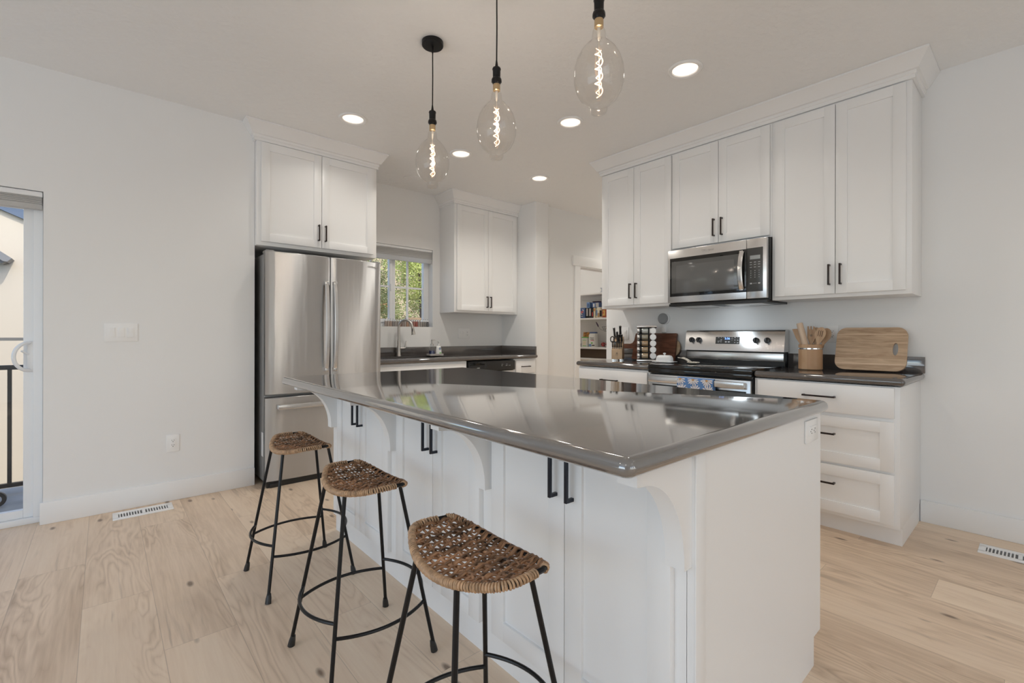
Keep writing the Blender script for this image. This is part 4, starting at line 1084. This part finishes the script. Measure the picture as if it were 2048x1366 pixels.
    for sy in (-1, 1): obj('foot_ring', MB().tube(arc(lp(-1, sy, .180), lp(1, sy, .180), .050), .0058, 8), BLACK, t, False)
    return t
st = make_stool('woven rattan bar stool nearest the refrigerator')
st.matrix_world = Matrix.Translation((.713, 2.360, 0)) @ Matrix.Rotation(.013, 4, 'Z')
dup(st, (.711, 1.636, 0), .014, 'middle woven rattan bar stool of the three')
dup(st, (.672, .912, 0), -.013, 'woven rattan bar stool nearest the camera')

# ------------------------------------------------------------------ pendants
def pendant(y, label):
    x = 1.352
    t = thing('pendant_light', label, 'pendant light', (x, y, CE-.0005), 0, 'bare bulb pendants over the island')
    obj('canopy', MB().lathe([(.058, 0), (.058, -.020), (.055, -.024), (0, -.024)], n=32), BLACK, t, False)
    b = MB(); b.lathe([(.007, -.022), (.0045, -.060)], n=12); b.tube([(0, 0, -.02), (.0015, 0, -.2), (0, 0, -.375)], .0032, 8)
    b.lathe([(.0035, -.345), (.008, -.378)], n=12)
    obj('cord', b, BLACK, t, False)
    so = obj('socket', MB().lathe([(.008, -.376), (.018, -.380), (.020, -.386), (.018, -.392), (.0175, -.425), (.0215, -.429), (.0235, -.436), (.0235, -.444), (.019, -.449), (.0165, -.455)], n=24), BLACK, t, False)
    obj('brass_cap', MB().lathe([(.0145, -.452), (.0165, -.458), (.0165, -.484), (.013, -.486)], n=20), BRASS, so, False)
    H0 = -.486
    prof = [(.0175, H0), (.0225, H0-.012), (.0245, H0-.030), (.0265, H0-.046), (.043, H0-.060), (.063, H0-.083), (.078, H0-.110), (.0875, H0-.142), (.0905, H0-.172), (.0885, H0-.200), (.081, H0-.228), (.067, H0-.254), (.047, H0-.273), (.033, H0-.281), (.0305, H0-.287), (.0305, H0-.300), (.027, H0-.309), (.014, H0-.313), (0, H0-.3135)]
    bu = obj('bulb', MB().lathe(prof, n=40, cap=False), BULBG, t, False, 60)
    fb = MB()
    for ph in (0, PI*.8):
        fb.tube([((.0135-.004*(ph > 0))*math.cos(ph+s*2*PI*3.2), (.0135-.004*(ph > 0))*math.sin(ph+s*2*PI*3.2), H0-.075-.172*s) for s in [i/110 for i in range(111)]], .0017 if ph == 0 else .0011, 6)
    obj('filament', fb, FILA, bu, False)
    b = MB(); b.lathe([(.006, H0+.002), (.0045, H0-.040), (.002, H0-.046)], n=10); b.tube([(0, 0, H0-.045), (0, 0, H0-.25)], .0011, 6)
    b.tube([(.002, .0, H0-.05), (.010, .004, H0-.20), (.002, 0, H0-.25)], .0008, 5)
    obj('stem', b, mat('stem_glass', (.80, .72, .62), .2), bu, False)
    L = light('bulb_light', 'POINT', (x, y, CE+H0-.165), 2.6, (1, .87, .73)); L.data.shadow_soft_size = .012
for y, l in ((2.205, 'bare oval bulb pendant nearest the refrigerator'), (1.652, 'middle bare oval bulb pendant of the three'), (1.066, 'largest looking bare oval bulb pendant, nearest the camera')): pendant(y, l)

# ------------------------------------------------------------------ recessed lights and ceiling speaker
def can(x, y, label, watts=2.2):
    t = thing('recessed_light', label, 'ceiling light', (x, y, CE), 0, 'recessed ceiling lights')
    obj('trim_ring', MB().lathe([(.100, -.0005), (.100, -.005), (.093, -.011), (.076, -.008), (.070, -.0005)], n=40, cap=False), TRIM, t, False)
    obj('glow_ring', MB().lathe([(.0715, -.0032), (.052, -.0044)], n=32, cap=False), CRING, t, False); obj('diffuser', MB().lathe([(.052, -.0044), (0, -.0046)], n=32, cap=False), CEMIT, t, False)
    L = light('recessed_lamp', 'AREA', (x, y, CE-.010), watts, (1, .95, .87), (0, 0, -1), .14, None, 'DISK'); L.data.spread = 2.4
can(2.629, 1.423, 'lit recessed ceiling light nearest the range wall crown'); can(2.638, 2.346, 'lit recessed ceiling light second nearest along the range wall')
can(1.389, 3.375, 'lit recessed ceiling light in front of the refrigerator cabinet'); can(2.373, 3.393, 'lit recessed ceiling light in front of the sink', 6); can(3.343, 3.391, 'lit recessed ceiling light nearest the hall opening', 6); can(5.6, 3.45, 'unseen recessed light added to brighten the hall beyond the range wall', 7)  # the hall one is out of view, added to brighten the hall
t = thing('ceiling_speaker', 'round white flush speaker in the ceiling above the sink window', 'ceiling speaker', (2.376, 4.268, CE))
obj('grille', MB().lathe([(.088, -.0005), (.088, -.004), (.080, -.006), (0, -.006)], n=40, cap=False), CEIL, t, False)
# light behind the camera, as in the rest of the room
for x, y in ((-1.2, -.6), (1.2, -1.6), (2.6, -.4), (-1.2, 1.6)): can(x, y, f'recessed ceiling light behind the camera, {"left" if x < 0 else "right"} {"near" if abs(y) < 1 else "far"}', 1.4)

# ------------------------------------------------------------------ floor vents
def vent(cx, cy, along, label):
    t = thing('floor_vent', label, 'floor vent', (cx, cy, 0), 0 if along == 'x' else PI/2)
    L_, W_ = .305, .148
    b = MB()
    b.box(-L_/2, L_/2, -W_/2, -W_/2+.036, 0, .006, .0015); b.box(-L_/2, L_/2, W_/2-.036, W_/2, 0, .006, .0015)
    b.box(-L_/2, -L_/2+.028, -W_/2+.03, W_/2-.03, 0, .006, .0015); b.box(L_/2-.028, L_/2, -W_/2+.03, W_/2-.03, 0, .006, .0015); b.box(-.008, .008, -W_/2+.03, W_/2-.03, 0, .006)
    obj('frame', b, PLASTIC, t, False)
    b = MB(); n = 18
    for i in range(n):
        x = -L_/2+.036+(L_-.072)*i/(n-1)
        if abs(x) > .010: b.box(x-.0028, x+.0028, -W_/2+.034, W_/2-.034, .001, .0055)
    obj('louvers', b, PLASTIC, t, False)
    obj('duct', MB().box(-L_/2+.02, L_/2-.02, -W_/2+.03, W_/2-.03, .0003, .0010), mat('duct_dark', (.16, .16, .16), .7), t, False)
vent(.197, 3.822, 'x', 'white floor vent by the left wall baseboard'); vent(3.545, .076, 'y', 'white floor vent by the right wall baseboard')

# ------------------------------------------------------------------ pantry
PXF = 5.75
for i, (z, lb) in enumerate(((1.804, 'top'), (1.413, 'second'), (.954, 'third'), (.78, 'lowest'))):
    t = thing('pantry_shelf', f'{lb} white shelf on the pantry wall', 'shelf', (5.9, 5.0, z), 0, 'pantry shelves')
    obj('board', MB().box(PXF, 6.06, 4.18, 6.38, z-.028, z, .002), TRIM, t)
    obj('cleat', MB().box(6.04, 6.0595, 4.18, 6.38, z-.085, z-.028), TRIM, t)
light('pantry_lamp', 'AREA', (5.0, 5.1, CE-.02), 8, (1, .93, .84), (.35, 0, -1), .25, None, 'DISK')
def PY(u): r = (u-1024)/932; return PXF*(.752-.659*r)/(.659+.752*r)
def pbox(name, label, cat, y0, y1, z, h, m, d=.06, x=PXF+.02):
    t = thing(name, label, cat, (x+d/2, (y0+y1)/2, z)); o = obj('carton', MB().box(x, x+d, y0, y1, z+.001, z+h, .001), m, t); return t, o
def plab(parent, y0, y1, z0, z1, m, x, name='label_print'):
    return obj(name, MB().box(x-.0012, x+.001, y0, y1, z0, z1), m, parent)
Z1 = 1.413; Z2 = .954
t, o = pbox('pasta_box', 'blue carton with a red oval on the pantry second shelf', 'box', 4.815, 4.915, Z1, .165, NAVY, .05, PXF+.01)
obj('red_oval', MB().lathe([(.030, 0), (.030, .001)], (PXF+.0105, 4.868, Z1+.098), 24, Matrix.Rotation(-PI/2, 4, 'Y') @ Matrix.Diagonal((.55, 1, 1, 1))), RED, t)
text('brand_lettering', 'Barilla', .020, face_mx(PXF+.0088, 4.868, Z1+.098), OFFW, t)
b = MB()
for y, z in ((4.848, Z1+.128), (4.878, Z1+.066)): b.box(PXF+.0088, PXF+.011, y-.016, y+.016, z-.007, z+.007, rot=Matrix.Rotation(.7, 4, 'X'))
b.box(PXF+.0088, PXF+.011, 4.850, 4.888, Z1+.026, Z1+.034); obj('cream_print', b, CREAM, t)
for i, (y0_, y1_) in enumerate(((4.758, 4.808), (4.700, 4.750))):
    t, o = pbox('slim_carton', ('left' if i == 0 else 'right')+' one of two black and grey slim cartons on the second pantry shelf', 'box', y0_, y1_, Z1, .160, BLACKP, .06, PXF+.03)
    plab(t, y0_+.006, y1_-.012, Z1+.035, Z1+.150, GREYP, PXF+.03)
t, o = pbox('slim_carton', 'dark carton with a red stripe beside the cream tub', 'box', 4.655, 4.695, Z1, .150, BLACKP, .06, PXF+.03); plab(t, 4.665, 4.682, Z1+.025, Z1+.090, RED, PXF+.03)
t, o = pbox('seasoning_carton', 'cream carton with orange top beside the cream tub', 'box', 4.622, 4.652, Z1, .158, CREAM, .05, PXF+.03); plab(t, 4.626, 4.648, Z1+.105, Z1+.150, ORANGEP, PXF+.03)
t, o = pbox('stacked_carton', 'light blue carton lying on top of the slim cartons', 'box', 4.735, 4.790, Z1+.1615, .088, LBLUE, .10, PXF+.03); plab(t, 4.745, 4.775, Z1+.18, Z1+.235, NAVY, PXF+.03)
t, o = pbox('stacked_carton', 'blue and grey striped carton lying across the top of the row', 'box', 4.560, 4.700, Z1+.1615, .080, NAVY, .10, PXF+.05); plab(t, 4.568, 4.625, Z1+.17, Z1+.235, GREYP, PXF+.05); plab(t, 4.650, 4.675, Z1+.172, Z1+.225, OFFW, PXF+.05)
t, o = pbox('storage_tin', 'dark rounded tin standing behind the stacked cartons', 'tin', 4.66, 4.78, Z1+.001, .272, PURPLE, .08, PXF+.16)
def ptub(name, label, cat, y, z, r, h, body, lidm, x=PXF+.09, neck=.85):
    t = thing(name, label, cat, (x, y, z+.0008))
    obj('body', MB().lathe([(r*.94, 0), (r, .006), (r, h*.80), (r*neck, h*.90), (r*neck, h*.91)], n=28), body, t, False)
    obj('lid', MB().lathe([(r*neck*1.04, h*.905), (r*neck*1.06, h*.915), (r*neck*1.06, h*.985), (r*neck, h), (0, h)], n=28), lidm, t, False)
    return t
def band(parent, y, z, r, z0, z1, a0, a1, m, x=PXF+.09, name='label_print'):
    """curved label on a round body; angles measured from the direction to the camera side (-x)"""
    b = MB(); n = 10
    P = [[Vector((x-(r+.0006)*math.cos(a0+(a1-a0)*i/n), y-(r+.0006)*math.sin(a0+(a1-a0)*i/n), z+zz)) for zz in (z0, z1)] for i in range(n+1)]
    return obj(name, b.grid_surf(P), m, parent)
t = ptub('peanut_tub', 'cream tub with dark swirls in the middle of the second pantry shelf', 'tub', 4.575, Z1, .055, .165, CREAM, OFFW)
band(t, 4.575, Z1, .055, .035, .12, -1.1, -.1, LBLUE); band(t, 4.575, Z1, .055, .02, .115, .6, 1.2, BLACKP); band(t, 4.575, Z1, .055, .01, .075, -.05, .55, TAN)
t = ptub('sauce_jar', 'rust red jar with a yellow label on the second pantry shelf', 'jar', 4.455, Z1, .052, .150, RUST, RUST, neck=.95)
band(t, 4.455, Z1, .052, .03, .115, -.9, .35, mat('yellow_print', (.70, .45, .12), .5)); band(t, 4.455, Z1, .052, .06, .09, -.8, -.1, RED, name='red_print')
t = ptub('dark_jar', 'dark jar at the right end of the second pantry shelf', 'jar', 4.375, Z1, .026, .145, GREYP, BLACKP)
t = ptub('protein_tub', 'large white tub with navy lid on the third pantry shelf', 'tub', 4.700, Z2, .073, .238, OFFW, NAVY, neck=.80)
band(t, 4.700, Z2, .073, .010, .050, -1.3, .2, LBLUE); band(t, 4.700, Z2, .073, .02, .035, .3, .9, BLACKP); band(t, 4.700, Z2, .073, .055, .075, .1, .5, GREENP, name='leaf_print'); band(t, 4.700, Z2, .073, .099, .107, -.05, .80, PINKP, name='pink_line')
text('tub_lettering', 'Organic\nProtein', .026, Matrix.Translation((0, -.028, 0)) @ face_mx(PXF+.0145, 4.700, Z2+.135), BLACKP, t)
t = ptub('powder_tub', 'white tub with bright green lid on the third pantry shelf', 'tub', 4.850, Z2, .060, .160, OFFW, GREENP, neck=.97, x=PXF+.075)
band(t, 4.850, Z2, .060, .012, .022, -.2, .9, GREENP, x=PXF+.075); band(t, 4.850, Z2, .060, .105, .112, -.2, .9, GREENP, x=PXF+.075); band(t, 4.850, Z2, .060, .03, .10, -.1, .8, CREAM, x=PXF+.075)
t = thing('snack_bag', 'orange and brown snack bag behind the green lidded tub', 'bag', (PXF+.19, 4.90, Z2))
P = []
for i in range(9):
    z = .235*i/8; th_ = .05*math.sin(PI*min(1, (i+.6)/8.6))**.7+.003
    P.append([Vector((PXF+.19-th_*math.cos(a), 4.905+.085*math.sin(a)*(1 if i < 8 else .98), Z2+.002+z)) for a in [2*PI*k/16 for k in range(17)]])
b = MB().grid_surf(P); bmesh.ops.remove_doubles(b.bm, verts=b.bm.verts[:], dist=1e-5); bmesh.ops.holes_fill(b.bm, edges=b.bm.edges[:])
obj('bag', b, mat('snack_print', (.50, .23, .06), .4, noise=(22, .8)), t)
t, o = pbox('clear_bin', 'small grey bin under the snack bag at the pantry left', 'bin', 4.90, 4.985, Z2, .05, mat('bin_grey', (.42, .43, .43), .4), .10, PXF+.03)
t = thing('fruit_stand', 'wire tiered fruit stand at the right of the third pantry shelf', 'fruit stand', (PXF+.13, 4.445, Z2+.001))
obj('pole', MB().tube([(PXF+.13, 4.445, Z2+.002), (PXF+.13, 4.445, Z2+.385)], .006, 10).sphere((PXF+.13, 4.445, Z2+.39), .010, 10, 8), WIRE, t)
def basket(z, r, h, nm):
    b = MB(); c = (PXF+.13, 4.445)
    for zz, rr in ((z, r*.62), (z+h, r), (z+h*.5, r*.84)): b.tube([(c[0]+rr*math.cos(2*PI*k/28), c[1]+rr*math.sin(2*PI*k/28), zz) for k in range(28)], .0022, 6, closed=True)
    for k in range(14):
        a = 2*PI*k/14; b.tube([(c[0]+r*.62*math.cos(a), c[1]+r*.62*math.sin(a), z), (c[0]+r*math.cos(a), c[1]+r*math.sin(a), z+h)], .0016, 5)
    for k in range(7):
        a = PI*k/7; b.tube([(c[0]+r*.62*math.cos(a), c[1]+r*.62*math.sin(a), z), (c[0]-r*.62*math.cos(a), c[1]-r*.62*math.sin(a), z)], .0016, 5)
    obj(nm, b, WIRE, t)
basket(Z2+.006, .115, .075, 'lower_basket'); basket(Z2+.250, .095, .070, 'upper_basket')
for i, (dx, dy, lb) in enumerate(((-.055, .050, 'left'), (-.050, -.035, 'right'))):
    a_ = thing('apple', f'{lb} red apple in the lower fruit basket', 'apple', (PXF+.13+dx, 4.445+dy, Z2+.012), 0, 'apples in the fruit stand')
    obj('fruit', MB().lathe([(.0, .004), (.016, 0), (.030, .014), (.036, .034), (.033, .052), (.020, .062), (.006, .058), (0, .056)], n=20), APPLE, a_, False)
    obj('stem', MB().tube([(0, 0, .055), (.003, .002, .070)], .0015, 5), BARK, a_, False)
a_ = thing('onion', 'tan onion in the upper fruit basket', 'onion', (PXF+.10, 4.415, Z2+.258)); obj('bulb', MB().lathe([(0, 0), (.020, .004), (.040, .030), (.034, .058), (.010, .076), (.005, .092)], n=18), TAN, a_, False)
a_ = thing('dried_lavender', 'purple sprig leaning out of the upper fruit basket', 'sprig', (PXF+.08, 4.50, Z2+.26))
obj('stem', MB().tube([(0, 0, 0), (-.01, .05, .02), (-.02, .09, .075)], .0025, 6), WIRE, a_, False); obj('flower', MB().tube([(-.018, .082, .062), (-.024, .10, .10), (-.030, .118, .135)], .010, 8, rs=[.009, .011, .005]), PURPLE, a_, False)
t, o = pbox('dark_block', 'large dark brown block under the third pantry shelf', 'box', 4.30, 5.10, .7805, .135, DKBROWN, .20, PXF+.05)  # plain dark brown block between the two lowest shelves
t, o = pbox('tea_tin', 'small blue and white tin on the top pantry shelf', 'tin', 4.445, 4.515, 1.8045, .068, NAVY, .05, PXF+.02); plab(t, 4.49, 4.513, 1.812, 1.866, OFFW, PXF+.02)

# ------------------------------------------------------------------ outside the sliding door
struct('balcony_deck', MB().box(-4.0, .5, 4.12, 5.2, -.12, -.03), DECK)
t = thing('balcony_railing', 'black metal balcony railing outside the sliding door', 'railing', (-1.5, 5.0, -.03))
obj('top_rail', MB().box(-4.0, .4, 4.98, 5.02, .882, .915, .003), RAILB, t); obj('bottom_rail', MB().box(-4.0, .4, 4.985, 5.015, .02, .05), RAILB, t)
for x in (-.516, -.67, -.83, -.99): obj('baluster', MB().box(x-.011, x+.011, 4.99, 5.01, .05, .885), RAILB, t)
for x in (-2.2, .3): obj('post', MB().box(x-.025, x+.025, 4.975, 5.025, -.03, .93), RAILB, t)
t = thing('handrail', 'thin grey handrail beyond the balcony railing', 'railing', (-1.5, 6.0, 0))
obj('rail', MB().box(-5, .5, 5.98, 6.02, 1.085, 1.112), RAILG, t)
for x in (-4.5, .45): obj('post', MB().box(x-.02, x+.02, 5.985, 6.015, -.5, 1.10), RAILG, t)
t = thing('grill', 'black barbecue grill base with wheel on the balcony', 'grill', (-.60, 4.72, -.03))
obj('shelf', MB().box(-.95, -.56, 4.58, 4.86, .06, .12, .01), RAILB, t); obj('wheel', MB().lathe([(.030, -.012), (.052, -.012), (.052, .012), (.030, .012), (.030, -.012)], (-.545, 4.66, .024), 24, Matrix.Rotation(PI/2, 4, 'X'), cap=False), DARKPL, t)
obj('leg', MB().box(-.62, -.58, 4.62, 4.66, -.03, .5), RAILB, t); obj('cabinet', MB().box(-.97, -.60, 4.60, 4.84, .12, .15, .01), RAILB, t)
t = thing('neighbour_house', 'cream stucco house with slate roof edge beyond the balcony', 'house', (-2.5, 9.5, -3))
def hz_(x): return 2.72-.45*(x+.90)      # underside of the sloping eave at the wall
b = MB(); b.prism([(-5.5, -3), (1.2, -3), (1.2, hz_(1.2)+.05), (-4.0, hz_(-4.0)+.05), (-5.5, hz_(-4.0)-.6)], 9.0, 12.0, PR); obj('wall', b, STUCCO, t)
obj('roof_edge', MB().prism([(-4.0, hz_(-4.0)), (1.5, hz_(1.5)), (1.5, hz_(1.5)+.125), (-4.0, hz_(-4.0)+.125)], 8.95, 12.2, PR), ROOFB, t)
obj('porch_roof', MB().prism([(-2.6, 3.49), (-.887, 2.119), (-.93, 2.07), (-.965, 2.075), (-2.6, 3.37)], 8.75, 9.0, PR), ROOFG, t)
obj('porch_fascia', MB().prism([(-2.6, 3.37), (-.95, 2.072), (-.985, 2.05), (-2.6, 3.28)], 8.80, 9.0, PR), ROOFG, t)

# ------------------------------------------------------------------ outside the kitchen window
struct('hillside', MB().prism([(5.5, -3), (40, -3), (40, 9), (20, 3.0), (9, .3), (5.5, -.4)], 2.0, 40, Matrix(((0, 0, 1, 0), (1, 0, 0, 0), (0, 1, 0, 0), (0, 0, 0, 1)))), DIRT, smooth=0)
def tree(label, cx, cy, cz, rx, ry, rz, n, m, group='trees behind the sink window', leaf=.10, seed=1, name='leafy_tree'):
    rn = random.Random(seed); t = thing(name, label, 'tree', (cx, cy, cz-rz-1.2), 0, group)
    base = Vector((cx, cy, cz-rz-1.5))
    obj('trunk', MB().tube([base, base+Vector((.1, 0, .9)), Vector((cx, cy, cz))], .09, 8, rs=[.05, .045, .02]), BARK, t)
    bm = bmesh.new(); clumps = []
    for i in range(26):
        d = Vector((rn.gauss(0, 1), rn.gauss(0, 1), rn.gauss(0, 1))).normalized(); s = rn.uniform(.35, .95); clumps.append(Vector((d.x*rx*s, d.y*ry*s, d.z*rz*s)))
    for i in range(n):
        c = clumps[i % 26]; p = Vector((cx, cy, cz))+c+Vector((rn.gauss(0, rx*.17), rn.gauss(0, ry*.17), rn.gauss(0, rz*.15)))
        a = Vector((rn.gauss(0, 1), rn.gauss(0, 1), rn.gauss(0, .6))).normalized(); b2 = a.orthogonal().normalized(); q = Matrix.Rotation(rn.uniform(0, 6.28), 3, a); b2 = q @ b2
        l = leaf*rn.uniform(.6, 1.3); w = l*.42
        bm.faces.new([bm.verts.new(p-a*l*.5), bm.verts.new(p+b2*w*.5), bm.verts.new(p+a*l*.5), bm.verts.new(p-b2*w*.5)])
    mb = MB(); mb.bm.free(); mb.bm = bm
    obj('foliage', mb, m, t, smooth=0)
tree('bright green leafy tree filling the window upper right', 5.35, 9.3, 2.75, .75, .6, 1.0, 11000, LEAFY, seed=2, leaf=.055)
tree('olive conifer-like tree in the middle of the window', 4.95, 10.9, 1.95, .85, .6, 1.5, 12000, LEAFD, seed=5, leaf=.065)
tree('dull green shrub behind the fence at the window lower left', 5.1, 12.6, 1.6, .7, .6, 1.0, 7000, LEAFY, seed=8, leaf=.075)
tree('dark green tree behind the bright one', 7.6, 12.4, 2.2, .95, .8, 1.7, 9000, LEAFD, seed=11, leaf=.085)
t = thing('board_fence', 'weathered board fence below the trees outside the window', 'fence', (5.2, 8.9, 1))
b = MB()
for i in range(40): b.box(4.55+.10*i, 4.64+.10*i, 8.35+.012*(i % 2), 8.375+.012*(i % 2), .1, 1.46+.01*math.sin(i*2.1))
obj('boards', b, FENCEW, t); obj('cap_rail', MB().box(4.5, 8.6, 8.31, 8.35, 1.44, 1.49), FENCEW, t)
t = thing('far_house', 'pale house with terracotta roof seen in the window left pane', 'house', (6.4, 18, 0))
obj('wall', MB().box(4.5, 7.8, 16, 20, -1, 2.1), STUCCOW, t); obj('roof', MB().prism([(4.2, 2.1), (7.95, 2.1), (6.2, 3.2)], 15.6, 20.4, PR), TERRA, t)
